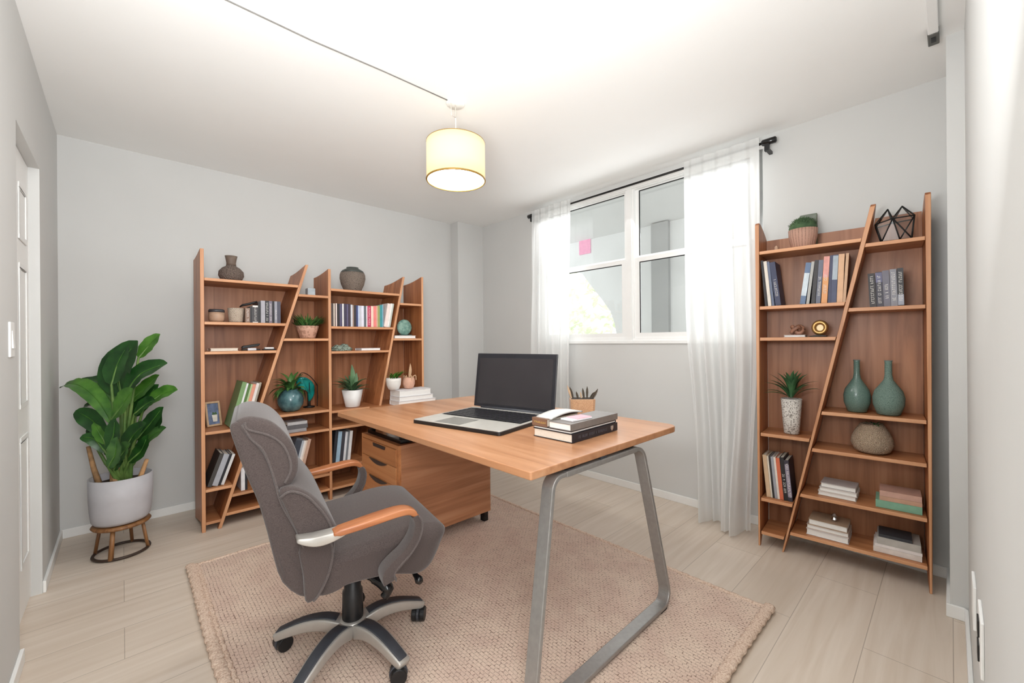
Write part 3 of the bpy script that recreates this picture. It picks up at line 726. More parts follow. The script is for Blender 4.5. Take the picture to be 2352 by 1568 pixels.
# right bookcase rows
row(RF, 0.0345, 0.025, 1.357, 0.15, [('black', (40, 38, 42), 0.012, 0.262, 0, None, -4.5), ('cream', (226, 218, 206), 0.016, 0.256, 0, None, -5), ('slate blue', (98, 108, 132), 0.012, 0.252, 0, None, -5.5), ('wide navy', (48, 54, 84), 0.026, 0.246, 1, None, -6.5)],
    'four-book group near the curtain', 'four leaning books by the curtain')
row(RF, 0.197, 0.025, 1.357, 0.15, [('blue-and-white', (96, 118, 150), 0.024, 0.222, 0, (0.2, 0.75, (206, 218, 226)), 7.5), ('grey', (176, 176, 172), 0.013, 0.225, 0, None, 6.5), ('black', (48, 44, 46), 0.017, 0.230, 0, None, 4.5),
    ('grey lettered', (104, 108, 124), 0.020, 0.228, 1, None, 4.0), ('orange-and-salmon', (224, 160, 104), 0.025, 0.243, 1, (0.55, 1.0, (226, 158, 148)), 3.2), ('navy', (58, 62, 92), 0.012, 0.246, 0, None, 2.6), ('navy-and-grey', (70, 76, 104), 0.022, 0.246, 0, (0.48, 0.98, (168, 180, 190)), 2.6),
    ('wide tan', (220, 176, 138), 0.024, 0.247, 0, None, 2.4), ('narrow tan', (204, 166, 132), 0.012, 0.248, 0, None, 3.5)], 'row beneath the mossy pot', 'books on the upper right bookcase')
row(RF, 0.484, 0.03, 1.325, 0.14, [('black lettered', (50, 46, 48), 0.026, 0.166, 2, None, -2.5), ('black and violet', (62, 60, 72), 0.025, 0.170, 2, (0.7, 0.98, (104, 104, 134)), -2), ('grey and violet', (112, 110, 122), 0.025, 0.175, 1, None, -2),
    ('silver grey lettered', (140, 140, 148), 0.024, 0.178, 2, None, -1.5), ('black edged', (52, 52, 56), 0.022, 0.180, 2, (0.02, 0.3, (160, 164, 176)), -1)], 'five-book row under the wire terrarium', 'dark books under the terrarium')
row(RF, 0.0345, 0.03, 0.275, 0.15, [('tan', (214, 184, 150), 0.020, 0.236, 0, None, -5), ('cream', (226, 214, 196), 0.008, 0.232, 0, None, -5), ('black', (44, 42, 44), 0.010, 0.232, 0, None, -5), ('grey blue', (160, 162, 170), 0.013, 0.232, 0, None, -5), ('white', (226, 216, 206), 0.010, 0.232, 0, None, -5),
    ('orange', (208, 108, 76), 0.018, 0.230, 0, None, -5), ('wide black', (36, 34, 36), 0.020, 0.236, 1, None, -5), ('black and mauve', (58, 54, 66), 0.020, 0.224, 2, (0.1, 0.9, (140, 132, 150)), -5)], 'row low beside the curtain', 'books low on the right bookcase')
def stack(frame, x, y, z, items, place, group, spine='front'):
    for i, (cn, c, t, ln, d, dx, yw) in enumerate(items):
        pos = ['bottom', 'middle', 'top'][i] if len(items) == 3 else ['bottom', 'second', 'third', 'top'][i]
        book(frame, (x + dx, y, z), t, ln, d, c, '%s book, %s of the stack %s' % (cn, pos, place), group, 0, 'flat', spine=spine, yaw=yw, pages='white')
        z += t + 0.0008
stack(RF, 0.268, 0.045, 0.342, [('white', (224, 216, 208), 0.022, 0.158, 0.13, 0, -3), ('cream white', (230, 224, 218), 0.020, 0.156, 0.125, 0.006, -3), ('grey-topped white', (176, 168, 166), 0.024, 0.146, 0.12, 0.012, -3)], 'right of the orange book', 'flat white books, third shelf', 'back')
stack(RF, 0.500, 0.030, 0.342, [('pale green', (128, 176, 150), 0.036, 0.164, 0.14, 0, 0), ('thin tan', (196, 156, 132), 0.020, 0.150, 0.135, 0.014, 0), ('speckled pink', (200, 160, 144), 0.026, 0.148, 0.13, 0.015, 0)], 'with a green book at its base', 'flat pink and green books', 'front')
stack(RF, 0.218, 0.028, 0.122, [('white', (230, 226, 228), 0.032, 0.178, 0.15, 0, -2), ('floral white', (206, 186, 172), 0.022, 0.176, 0.145, 0.002, -2), ('brown photo-covered', (170, 146, 122), 0.030, 0.164, 0.14, 0.010, -2)], 'carrying the glass figurine', 'flat books, lowest shelf', 'back')
stack(RF, 0.490, 0.028, 0.122, [('white lettered', (228, 220, 214), 0.026, 0.172, 0.16, 0, 0), ('thin white', (236, 230, 228), 0.014, 0.168, 0.155, 0.005, 0), ('grey-covered cream', (186, 182, 176), 0.034, 0.155, 0.15, 0.014, 0), ('black photo-covered', (56, 58, 64), 0.014, 0.120, 0.12, 0.020, 0)], 'at the lowest right corner', 'flat books in the lowest corner', 'front')

# ------------------------------------------------------------------ plants: helpers
def foliage_tuft(m, c, n, l0, l1, w, up=0.5, spread=1.0, droop=0.15, rad=0.02):
    for i in range(n):
        a = R.uniform(0, 2 * PI); el = R.uniform(up - 0.5, up + 0.5)
        d = Vector((math.cos(a) * spread, math.sin(a) * spread, el)).normalized()
        b0 = Vector(c) + Vector((math.cos(a), math.sin(a), 0)) * R.uniform(0, rad)
        m.leaf(b0, b0 + d * R.uniform(l0, l1), w * R.uniform(0.7, 1.2), droop * R.uniform(0.3, 1.2), 0.3, n=5)
    return m
def clamp(m, x0, x1, y0, y1, z0=None):
    for v_ in m.bm.verts:
        c = v_.co; c.x = min(max(c.x, x0), x1); c.y = min(max(c.y, y0), y1)
        if z0 is not None: c.z = max(c.z, z0)
    return m
def pot_plant(frame, loc, label, pot_prof, pot_mat, soil_r, soil_z, foliage, leaf_mat, name='potted_plant', seg=28, wob=None, cat='plant'):
    t = thing(name, label, cat, frame, loc)
    obj('pot', MB().lathe(pot_prof, seg, wob=wob, cap1=False), pot_mat, t, smooth=True)
    obj('soil', MB().lathe([(soil_r, soil_z - 0.004), (soil_r, soil_z)], 20), soil_m, t)
    obj('foliage', foliage, leaf_mat, t, smooth=True)
    return t
def shell(outer, th=0.004):
    """outer profile then back down the inside, for an open vessel"""
    inner = [(max(r - th, 0.001), z) for r, z in outer[::-1]]
    inner[-1] = (inner[-1][0], inner[-1][1] + th)
    return outer + inner

# ---- things on the left (back) bookcase
dark_clay = crackle('carved_grey_clay', rgb(64, 54, 48), rgb(128, 112, 102), 110, 0.9)
v = thing('clay_vase', 'round carved grey clay vase with flared neck, on the bookcase top', 'vase', LF, (0.535, 0.13, 1.583))
obj('body', MB().lathe([(0.045, 0), (0.062, 0.014), (0.073, 0.04), (0.070, 0.068), (0.05, 0.092), (0.030, 0.104), (0.028, 0.112)], 40, sy=0.9), dark_clay, v, smooth=True)
obj('neck', MB().lathe(shell([(0.028, 0.110), (0.027, 0.125), (0.031, 0.150), (0.036, 0.172)], 0.003), 32, cap1=False), plain(112, 96, 84, 0.6, name='neck_clay'), v, smooth=True)
v = thing('clay_vase', 'textured grey clay jar with green-black rim, on the bookcase top', 'vase', LF, (1.356, 0.13, 1.578))
obj('body', MB().lathe([(0.060, 0), (0.066, 0.01), (0.088, 0.06), (0.098, 0.105), (0.096, 0.135), (0.09, 0.152)], 40), crackle('pebbled_clay', rgb(72, 62, 54), rgb(150, 136, 124), 130, 0.9), v, smooth=True)
obj('rim', MB().lathe(shell([(0.0905, 0.152), (0.08, 0.168), (0.060, 0.180), (0.046, 0.186), (0.046, 0.196)], 0.004), 40, cap1=False), plain(74, 78, 74, 0.5, noise=0.2, name='green_black_glaze'), v, smooth=True)
v = thing('lidded_jar', 'small beige jar with black lid, left of the speckled cup', 'jar', LF, (0.444, 0.07, 1.309))
obj('body', MB().lathe([(0.034, 0), (0.041, 0.012), (0.044, 0.035), (0.042, 0.062)], 32), plain(178, 146, 122, 0.5, name='beige_ceramic'), v, smooth=True)
obj('lid', MB().lathe([(0.043, 0.062), (0.044, 0.072), (0.040, 0.081), (0.006, 0.083)], 32), plain(56, 56, 60, 0.4, name='black_lid'), v, smooth=True)
v = thing('speckled_cup', 'pale crackle-textured cup between beige jar and dark books', 'cup', LF, (0.549, 0.065, 1.309))
obj('body', MB().lathe(shell([(0.038, 0), (0.040, 0.01), (0.044, 0.06), (0.046, 0.093)], 0.004), 36, cap1=False), crackle('cream_crackle', rgb(150, 132, 116), rgb(206, 190, 172), 140, 0.7), v, smooth=True)
v = thing('stapler', 'black stapler with raised arm between two flat pale items', 'stapler', LF, (0.578, 0.06, 1.122))
obj('base', MB().box(0, 0.105, -0.02, 0.02, 0.0003, 0.010), black_m, v, bevel=0.003)
obj('arm', MB().prism([(0, 0.0105), (0.095, 0.028), (0.108, 0.044), (0.10, 0.046), (0.01, 0.032), (0, 0.024)], 'y', -0.018, 0.018), black_m, v, bevel=0.004)
b1 = obj('storage_box', MB().box(0.606, 0.655, 0.015, 0.035, 1.1235, 1.140), plain(206, 208, 214, 0.4, name='pale_silver'), bevel=0.003); b1.matrix_world = LF
tag(b1, 'tiny pale silver box in front of the black stapler', 'box')
ph = thing('phone_dock', 'black dock with white pad at the right end of the shelf', 'dock', LF, (0.700, 0.05, 1.122))
obj('base', MB().box(0, 0.075, -0.02, 0.025, 0.0003, 0.008), black_m, ph, bevel=0.002)
obj('pad', MB().box(0.010, 0.065, -0.018, 0.022, 0.0082, 0.020), plain(228, 228, 228, 0.4, name='white_pad'), ph, bevel=0.004)
pf = thing('photo_frame', 'small framed photo leaning on the shelf left of the green books', 'photo frame', LF, (0.405, 0.17, 0.622), rz(14) @ rx(-14))
fr_ = MB(); fr_.box(0, 0.085, 0, 0.012, 0, 0.012); fr_.box(0, 0.085, 0, 0.012, 0.153, 0.165); fr_.box(0, 0.010, 0, 0.012, 0.012, 0.153); fr_.box(0.075, 0.085, 0, 0.012, 0.012, 0.153)
obj('frame', fr_, plain(196, 164, 130, 0.5, name='pale_wood_frame'), pf, bevel=0.001)
obj('backing', MB().box(0.004, 0.081, 0.012, 0.016, 0.004, 0.161), plain(60, 44, 36, 0.7, name='frame_back'), pf)
pc = obj('print', MB().box(0.010, 0.075, 0.007, 0.011, 0.012, 0.153), plain(98, 112, 142, 0.4, noise=0.2, scale=30, name='blue_photo_print'), pf)
obj('printed_cup', MB().prism([(0.038, 0.03), (0.062, 0.03), (0.066, 0.075), (0.034, 0.075)], 'y', 0.0060, 0.0068), plain(228, 222, 210, 0.5, name='print_white'), pc)
obj('printed_leaf', MB().prism([(0.035, 0.076), (0.065, 0.076), (0.06, 0.095), (0.05, 0.088), (0.04, 0.096)], 'y', 0.0060, 0.0068), plain(66, 96, 60, 0.5, name='print_green'), pc)
f = MB(); foliage_tuft(f, (0, 0, 0.085), 190, 0.06, 0.13, 0.013, 0.75, 1.0, 0.05, 0.06); clamp(f, -0.085, 0.105, -0.12, 0.19, 0.05)
pot_plant(LF, (1.006, 0.11, 1.204), 'terracotta pot with bushy green plant in the second bay', shell([(0.050, 0), (0.053, 0.004), (0.070, 0.06), (0.078, 0.092)], 0.005), speckle('pale_terracotta', rgb(176, 134, 112), rgb(206, 162, 140), 50), 0.066, 0.08, f, leaf_mid)
b1 = obj('storage_box', MB().box(0.992, 1.045, 0.05, 0.11, 1.5215, 1.575), plain(172, 182, 188, 0.5, name='blue_grey_box'), bevel=0.004); b1.matrix_world = LF
tag(b1, 'small blue-grey box between two tall uprights on the bookcase top', 'box')
f = MB()
for i in range(46):
    a = R.uniform(0, 2 * PI); b0 = Vector((0.02 * math.cos(a), 0.02 * math.sin(a), 0.15)); ln = R.uniform(0.09, 0.19)
    d = Vector((math.cos(a) - 0.3, math.sin(a) * 0.6 - 0.25, R.uniform(-0.6, 0.9))).normalized()
    e = b0 + d * ln; e.x = max(e.x, -0.115 + 0.1 * 0); e.y = max(min(e.y, 0.13), -0.1)
    f.leaf(b0, e, 0.03, 0.22, 0.25, n=6)
clamp(f, -0.150, 0.075, -0.16, 0.15, 0.02)
teal_m = speckle('teal_glaze', rgb(52, 84, 90), rgb(92, 128, 132), 18, 0.18, 0.35, 0.65)
pot_plant(LF, (0.890, 0.12, 0.675), 'round teal glazed vase with trailing green leaves', shell([(0.045, 0), (0.062, 0.012), (0.083, 0.05), (0.087, 0.085), (0.075, 0.125), (0.052, 0.15), (0.048, 0.158)], 0.005), teal_m, 0.042, 0.145, f, leaf_mid)
ts = thing('teal_bowl_ornament', 'glossy teal folded glass ornament with dark wire beside teal vase', 'ornament', LF, (1.045, 0.215, 0.675))
tg = plain(20, 132, 126, 0.12, noise=0.25, scale=12, name='teal_glass')
fp = [(-0.088, 0.222), (-0.060, 0.236), (-0.020, 0.228), (0.020, 0.200), (0.046, 0.165), (0.048, 0.120), (0.040, 0.082), (0.012, 0.048), (-0.006, 0.046), (-0.008, 0.085), (-0.018, 0.122), (-0.055, 0.145), (-0.084, 0.160)]
obj('fold', MB().pillow(smooth_poly(fp, 3), -0.014, 0.014, 0.010, 4, lambda p: Vector((p.x, p.y + 0.9 * (p.x + 0.02) ** 2 * 4 + 0.012 * math.sin(28 * p.x), p.z))), tg, ts, smooth=True)
obj('wire', MB().tube(smooth_poly([(-0.09, 0, 0.20), (-0.055, 0, 0.265), (0.0, 0, 0.245), (0.055, 0, 0.175), (0.062, 0, 0.13), (0.06, 0, 0.001)], 5, False), 0.003, 6), iron_m, ts, smooth=True)
obj('stand', MB().lathe([(0.04, 0.0005), (0.042, 0.006), (0.012, 0.012), (0.008, 0.08), (0.006, 0.19)], 20), iron_m, ts, smooth=True)
rk = thing('green_stone', 'rough grey-green stone on the shelf under the long row', 'stone', LF, (1.247, 0.08, 1.107))
rs = MB(); bmesh.ops.create_icosphere(rs.bm, subdivisions=4, radius=1.0)
for w_ in rs.bm.verts:
    k = 1 + 0.12 * math.sin(7 * w_.co.x + 3 * w_.co.y) + 0.08 * math.sin(13 * w_.co.z + 5 * w_.co.x) + 0.05 * math.sin(17 * w_.co.y)
    w_.co = Vector((w_.co.x * 0.075 * k, w_.co.y * 0.05 * k, 0.0005 + max(0.0, w_.co.z * 0.042 * k + 0.004)))
obj('rock', rs, crackle('green_rock', rgb(70, 78, 68), rgb(142, 156, 142), 40, 0.8), rk, smooth=True)
f = MB(); foliage_tuft(f, (0, 0, 0.125), 26, 0.08, 0.17, 0.026, 0.75, 0.9, 0.12, 0.02)
f.leaf((0.0, 0, 0.12), (-0.005, 0, 0.335), 0.046, 0.05, 0.4, (0, -1, 0))
f.leaf((0.0, 0, 0.12), (0.03, -0.01, 0.27), 0.04, 0.05, 0.4, (0, -1, 0))
foliage_tuft(f, (0, 0, 0.125), 16, 0.10, 0.19, 0.024, 0.5, 1.0, 0.15, 0.02)
f.leaf((0, 0, 0.12), (0.165, -0.03, 0.19), 0.024, 0.3, 0.3)
f.leaf((0, 0, 0.12), (-0.15, -0.02, 0.215), 0.024, 0.3, 0.3)
clamp(f, -0.18, 0.185, -0.15, 0.19)
pot_plant(LF, (1.336, 0.10, 0.660), 'tapered white square-edged pot with spiky aloe-like plant', shell([(0.055, 0), (0.058, 0.003), (0.084, 0.135)], 0.005), plain(236, 234, 232, 0.4, noise=0.01, name='white_ceramic'), 0.07, 0.12, f, leaf_grey, wob=lambda a, z: 0.94 + 0.06 * math.cos(4 * a) * min(1, z / 0.1 + 0.4))
dsk = thing('green_disc', 'green patinated disc sculpture standing on a flat white book', 'sculpture', LF, (1.795, 0.095, 1.2265))
obj('foot', MB().box(-0.06, 0.06, -0.025, 0.025, 0, 0.008), plain(70, 90, 84, 0.6, name='patina_dark'), dsk, bevel=0.002)
dd = MB(); prof = [(0.001, -0.02), (0.03, -0.019), (0.055, -0.014), (0.068, -0.006), (0.070, 0.0), (0.068, 0.006), (0.055, 0.014), (0.03, 0.019), (0.001, 0.02)]
dd.lathe(prof, 36)
for w_ in dd.bm.verts: w_.co = Vector((w_.co.x, w_.co.z, w_.co.y + 0.072))
obj('disc', dd, speckle('green_patina', rgb(96, 136, 126), rgb(140, 174, 160), 40, 0.6, 0.35, 0.65), dsk, smooth=True)
f = MB()
for i in range(22):
    a = R.uniform(0, 2 * PI); b0 = Vector((0.025 * math.cos(a), 0.025 * math.sin(a), 0.085))
    e = b0 + Vector((R.uniform(-0.05, 0.15), R.uniform(-0.03, 0.03), R.uniform(0.02, 0.07)))
    f.leaf(b0, e, 0.018, 0.2, 0.3, n=5)
pot_plant(LF, (1.607, -0.065, 0.783), 'small white cup planter with green shoots on the white books', shell([(0.030, 0), (0.042, 0.006), (0.056, 0.04), (0.060, 0.075), (0.059, 0.095)], 0.004), plain(232, 228, 222, 0.45, noise=0.01, name='cup_white'), 0.052, 0.085, f, leaf_lime)
f = MB()
for k in range(7):
    a = 2 * PI * k / 7; f.tube(smooth_poly([(0.02 * math.cos(a), 0.02 * math.sin(a), 0.085), (0.05 * math.cos(a) + 0.012, 0.045 * math.sin(a), 0.108), (0.055 * math.cos(a) + 0.012, 0.05 * math.sin(a), 0.07)], 4, False), [0.004] * 9, 6)
f.leaf((0, 0, 0.08), (0.015, 0, 0.21), 0.028, 0.06, 0.4, (0, -1, 0))
pot_plant(LF, (1.738, -0.075, 0.783), 'small blush pink pot with curling dry stems on the white books', shell([(0.026, 0), (0.038, 0.008), (0.050, 0.04), (0.050, 0.07), (0.044, 0.094)], 0.004), plain(214, 166, 142, 0.5, noise=0.05, name='blush_ceramic'), 0.038, 0.085, f, plain(196, 160, 126, 0.7, name='dry_stem'))

# ---- things on the right bookcase
bp = thing('potted_moss', 'pink-brown ribbed basket pot with mossy green mound', 'plant', RF, (0.205, 0.10, 1.668))
ribs = lambda a, z: 1.0 + 0.02 * abs(math.sin(11 * a))
obj('pot', MB().lathe(shell([(0.048, 0), (0.052, 0.006), (0.064, 0.06), (0.067, 0.105)], 0.004), 88, wob=ribs, cap1=False), stakes('ribbed_basket', rgb(92, 64, 54), rgb(190, 150, 132)), bp, smooth=True)
f = MB()
for i in range(420):
    a = R.uniform(0, 2 * PI); q = R.uniform(0, 1); rr = 0.062 * math.sqrt(q); z = 0.10 + 0.055 * math.sqrt(max(0, 1 - (rr / 0.066) ** 2))
    c = Vector((rr * math.cos(a), rr * math.sin(a), z)); f.leaf(c, c + Vector((math.cos(a) * 0.010, math.sin(a) * 0.010, R.uniform(0.008, 0.022))), 0.006, 0.1, 0.2, n=2)
f.lathe([(0.064, 0.098), (0.066, 0.115), (0.058, 0.138), (0.035, 0.154), (0.002, 0.158)], 24, cap0=False)
obj('moss', f, moss_m, bp, smooth=True)
gv = thing('square_bottle', 'dark green square-necked bottle behind the mossy basket pot', 'bottle', RF, (0.222, 0.188, 1.668))
obj('body', MB().box(-0.04, 0.04, -0.014, 0.022, 0.0005, 0.205), plain(92, 100, 84, 0.25, name='olive_glass'), gv, bevel=0.004)
fg = thing('tiny_figurine', 'tiny cream figurine in the corner left of the mossy pot', 'figurine', RF, (0.075, 0.12, 1.668))
obj('body', MB().lathe([(0.012, 0.0003), (0.013, 0.015), (0.008, 0.024), (0.009, 0.033), (0.001, 0.042)], 16), plain(212, 176, 150, 0.6, name='cream_clay'), fg, smooth=True)
tt = thing('wire_terrarium', 'black faceted wire terrarium on the top right shelf', 'terrarium', RF, (0.575, 0.10, 1.642))
P_ = {'a': (-0.045, -0.05, 0.002), 'b': (0.062, -0.05, 0.002), 'c': (0.062, 0.05, 0.002), 'd': (-0.045, 0.05, 0.002), 'e': (-0.068, -0.045, 0.092), 'f': (0.072, -0.045, 0.11), 'g': (0.072, 0.045, 0.11), 'h': (-0.068, 0.045, 0.092),
      'i': (-0.005, -0.058, 0.107), 'j': (-0.022, 0.0, 0.168), 'k': (0.03, 0.0, 0.172), 'l': (-0.005, 0.055, 0.107), 'm': (0.02, -0.052, 0.002)}
wf = MB()
for s in ('ab', 'bc', 'cd', 'da', 'ae', 'bf', 'cg', 'dh', 'ei', 'if', 'fg', 'gl', 'lh', 'he', 'ej', 'ij', 'ik', 'fk', 'gk', 'lk', 'lj', 'hj', 'ia', 'ib', 'im', 'fm'):
    wf.tube([P_[s[0]], P_[s[1]]], 0.0032, 6)
obj('wire_frame', wf, iron_m, tt, smooth=True)
gl_ = MB()
for s in ('aei', 'aim', 'imb', 'ifb', 'eij', 'ifk'): gl_.face([P_[q] for q in s])
obj('glass_facets', gl_, glass_material('terrarium_glass', (0.92, 0.9, 0.88, 1), 0.12), tt)
book(RF, (0.122, 0.035, 1.181), 0.011, 0.098, 0.10, (236, 230, 226), 'white book lying flat under the brown knot sculpture', 'flat book on the right bookcase', 0, 'flat', spine='back', pages='white')
kn = thing('knot_sculpture', 'brown carved knot sculpture on a small white book', 'sculpture', RF, (0.176, 0.085, 1.1938))
pts = []
for i in range(90):
    a = 2 * PI * i / 90; pts.append(((0.6 * math.cos(2 * a) * (1 + 0.4 * math.cos(3 * a))) * 0.034, (0.6 * math.sin(2 * a) * (1 + 0.4 * math.cos(3 * a))) * 0.028, 0.0275 + 0.017 * math.sin(3 * a) + 0.003 * math.sin(2 * a)))
obj('knot', MB().tube(pts, 0.0098, 8, closed=True), plain(146, 104, 84, 0.35, noise=0.2, scale=60, name='carved_brown'), kn, smooth=True)
rg = thing('brass_ring', 'brass ring ornament on a dark stand, beside the knot sculpture', 'ornament', RF, (0.279, 0.085, 1.181))
obj('stand', MB().prism([(-0.045, 0.0003), (0.03, 0.0003), (0.03, 0.006), (-0.01, 0.010), (-0.045, 0.004)], 'y', -0.02, 0.02), plain(38, 34, 32, 0.5, name='dark_stand'), rg, bevel=0.002)
t_ = MB(); prof = []
for i in range(48):
    a = 2 * PI * i / 48; ring = []
    for j in range(14):
        b_ = 2 * PI * j / 14; r_ = 0.0275 + 0.0115 * math.cos(b_)
        ring.append(t_.bm.verts.new((r_ * math.cos(a) * 0.96, 0.017 * math.sin(b_) + 0.0, 0.049 + r_ * math.sin(a) * 1.05)))
    prof.append(ring)
for i in range(48):
    for j in range(14): t_.bm.faces.new([prof[i][j], prof[(i + 1) % 48][j], prof[(i + 1) % 48][(j + 1) % 14], prof[i][(j + 1) % 14]])
obj('ring', t_, plain(188, 148, 92, 0.3, 0.7, noise=0.05, name='brass'), rg, smooth=True)
mi_ = MB().lathe([(0.019, 0.0), (0.019, 0.003)], 32)
for w_ in mi_.bm.verts: w_.co = Vector((w_.co.x, w_.co.z + 0.006, w_.co.y + 0.049))
obj('inner_disc', mi_, plain(206, 182, 142, 0.4, 0.4, noise=0.03, name='pale_brass'), rg)
f = MB()
for i in range(20):
    a = R.uniform(0, 2 * PI); d = Vector((math.cos(a), math.sin(a) * 0.6 - 0.15, R.uniform(0.15, 1.5))).normalized(); e = Vector((0, 0, 0.21)) + d * R.uniform(0.11, 0.17); e.y = min(e.y, 0.1)
    f.leaf((0.012 * math.cos(a), 0.012 * math.sin(a), 0.2), e, 0.026, 0.15, 0.3, n=6)
f.leaf((0, 0, 0.2), (-0.125, -0.06, 0.222), 0.026, 0.1, 0.3); f.leaf((0, 0, 0.2), (0.125, -0.02, 0.300), 0.024, 0.15, 0.3); f.leaf((0, 0, 0.2), (-0.1, -0.03, 0.33), 0.03, 0.1, 0.3)
clamp(f, -0.13, 0.132, -0.15, 0.118)
pot_plant(RF, (0.148, 0.085, 0.642), 'tall speckled stone planter with dark spiky leaves', shell([(0.036, 0), (0.040, 0.004), (0.054, 0.195)], 0.004), speckle('terrazzo', rgb(128, 120, 112), rgb(206, 200, 192), 150, 0.7, 0.40, 0.47), 0.046, 0.185, f, leaf_material('dark_spike_leaf', rgb(36, 74, 46), rgb(74, 116, 74), 0.45), seg=32, wob=lambda a, z: 0.96 + 0.04 * math.cos(4 * a + PI))
celadon = speckle('celadon_glaze', rgb(84, 108, 100), rgb(106, 130, 120), 300, 0.22, 0.3, 0.7)
def bottle_vase(x, y, s, label, m):
    t = thing('bottle_vase', label, 'vase', RF, (x, y, 0.793), group='bottle vases')
    pr = [(0.036, 0.0005), (0.042, 0.004), (0.056, 0.05), (0.0575, 0.085), (0.050, 0.118), (0.030, 0.150), (0.017, 0.172), (0.0135, 0.195), (0.0130, 0.258), (0.0145, 0.266)]
    obj('body', MB().lathe(shell([(r * s, z) for r, z in pr], 0.003), 40, cap1=False), m, t, smooth=True)
    obj('rim', MB().tube([(0.0138 * s * math.cos(a * PI / 12), 0.0138 * s * math.sin(a * PI / 12), 0.266) for a in range(24)], 0.0018, 6, closed=True), plain(120, 124, 120, 0.4, name='grey_rim'), t, smooth=True)
bottle_vase(0.430, 0.092, 0.97, 'smooth green bottle vase, left of the pair', celadon)
bottle_vase(0.5505, 0.075, 1.06, 'crackled green bottle vase, right of the pair', crackle('celadon_crackle', rgb(78, 100, 92), rgb(116, 138, 128), 170, 0.15))
wb_ = thing('woven_basket', 'round woven beige basket under the green bottle vases', 'basket', RF, (0.487, 0.085, 0.594))
obj('body', MB().lathe(shell([(0.050, 0.0005), (0.070, 0.012), (0.083, 0.045), (0.080, 0.075), (0.066, 0.11), (0.050, 0.138), (0.044, 0.146)], 0.005), 72, cap1=False, wob=lambda a, z: 1 + 0.012 * math.sin(30 * a + 160 * z)), crackle('rope_weave', rgb(112, 86, 66), rgb(214, 190, 164), 190, 1.0), wb_, smooth=True)
f = MB(); foliage_tuft(f, (0, 0, 0.146), 10, 0.02, 0.04, 0.012, 0.1, 1.0, 0.1, 0.03)
obj('leaf_sprig', f, leaf_mid, wb_, smooth=True)
gf = thing('glass_figurine', 'small clear glass figurine on the brown photo-covered book', 'figurine', RF, (0.335, 0.075, 0.122 + 0.0874))
obj('body', MB().lathe([(0.012, 0), (0.016, 0.008), (0.010, 0.02), (0.013, 0.03), (0.001, 0.044)], 10), glass_material('crystal', (0.86, 0.88, 0.9, 1), 0.35), gf)

# ------------------------------------------------------------------ desk, pedestal, leg
dk = thing('desk', 'large cherry wood desk with looped steel leg', 'desk', loc=(1.475, 1.74, 0))
def rrect(x0, x1, y0, y1, rs, n=6):
    out = []
    for (cx, cy, sx, sy, r) in ((x0, y0, 1, 1, rs[0]), (x1, y0, -1, 1, rs[1]), (x1, y1, -1, -1, rs[2]), (x0, y1, 1, -1, rs[3])):
        c = (cx + sx * r, cy + sy * r); a0 = math.atan2(-sy, -sx)
        ang = {(1, 1): PI, (-1, 1): 1.5 * PI, (-1, -1): 0, (1, -1): 0.5 * PI}[(sx, sy)]
        for i in range(n + 1): a = ang + (PI / 2) * i / n; out.append((c[0] + r * math.cos(a), c[1] + r * math.sin(a)))
    return out
obj('desktop', MB().prism(rrect(0.950 - 1.475, 2.005 - 1.475, 0.925 - 1.74, 2.565 - 1.74, (0.008, 0.06, 0.01, 0.01)), 'z', 0.722, 0.75), desk_y, dk, bevel=0.004, seg=3)
def arc(c, r, a0, a1, n=8): return [(c[0] + r * math.cos(math.radians(a0 + (a1 - a0) * i / n)), c[1] + r * math.sin(math.radians(a0 + (a1 - a0) * i / n))) for i in range(n + 1)]
# loop in the x-z plane at y=0.885: near foot, near leg, top rail, far leg, floor rail
A, B, C, D = (0.872, 0.028), (1.067, 0.702), (1.66, 0.702), (1.745, 0.028)
def leg_y(z): return 0.868 + 0.080 * (z - 0.028) / 0.664 - 1.74
def rounded(poly, r, n=8):
    out = []; m = len(poly)
    for i in range(m):
        p, a, b = Vector(poly[i]), Vector(poly[i - 1]), Vector(poly[(i + 1) % m])
        u, w = (a - p).normalized(), (b - p).normalized(); ang = u.angle(w); t = r / math.tan(ang / 2)
        s, e = p + u * t, p + w * t; c = p + (u + w).normalized() * (r / math.sin(ang / 2))
        a0 = math.atan2(s.y - c.y, s.x - c.x); a1 = math.atan2(e.y - c.y, e.x - c.x); dl = (a1 - a0 + PI) % (2 * PI) - PI
        for k in range(n + 1): q = a0 + dl * k / n; out.append((c.x + r * math.cos(q), c.y + r * math.sin(q)))
    return out
loop = rounded([A, B, C, D], 0.055)
lg = obj('leg', MB().bar([(x - 1.475, leg_y(z), z) for x, z in loop], 0.05, 0.016, (0, 1, 0), closed=True), steel_m, dk, bevel=0.003, label='looped brushed steel leg')
obj('joint_sleeve', MB().bar([(x - 1.475, leg_y(0.702), 0.702) for x in (1.13, 1.60)], 0.053, 0.020, (0, 1, 0)), steel_m, lg, bevel=0.003)
for x in (1.17, 1.57):
    obj('bracket', MB().box(x - 1.475 - 0.03, x - 1.475 + 0.03, 0.940 - 1.74, 0.972 - 1.74, 0.7125, 0.722), black_m, dk, bevel=0.002)
obj('cable_clip', MB().prism(arc((1.36 - 1.475, 0.722), 0.022, 180, 360, 10), 'y', 0.928 - 1.74, 0.940 - 1.74), darkgrey_m, dk)
for x in (0.95, 1.68):
    obj('foot_pad', MB().box(x - 1.475 - 0.025, x - 1.475 + 0.025, 0.846 - 1.74, 0.890 - 1.74, 0.0125, 0.020), black_m, dk)
ped = thing('drawer_pedestal', 'cherry wood drawer pedestal under the far end of the desk', 'drawer unit', loc=(1.41, 2.29, 0))
PX0, PX1, PY0, PY1 = -0.325, 0.325, -0.235, 0.235
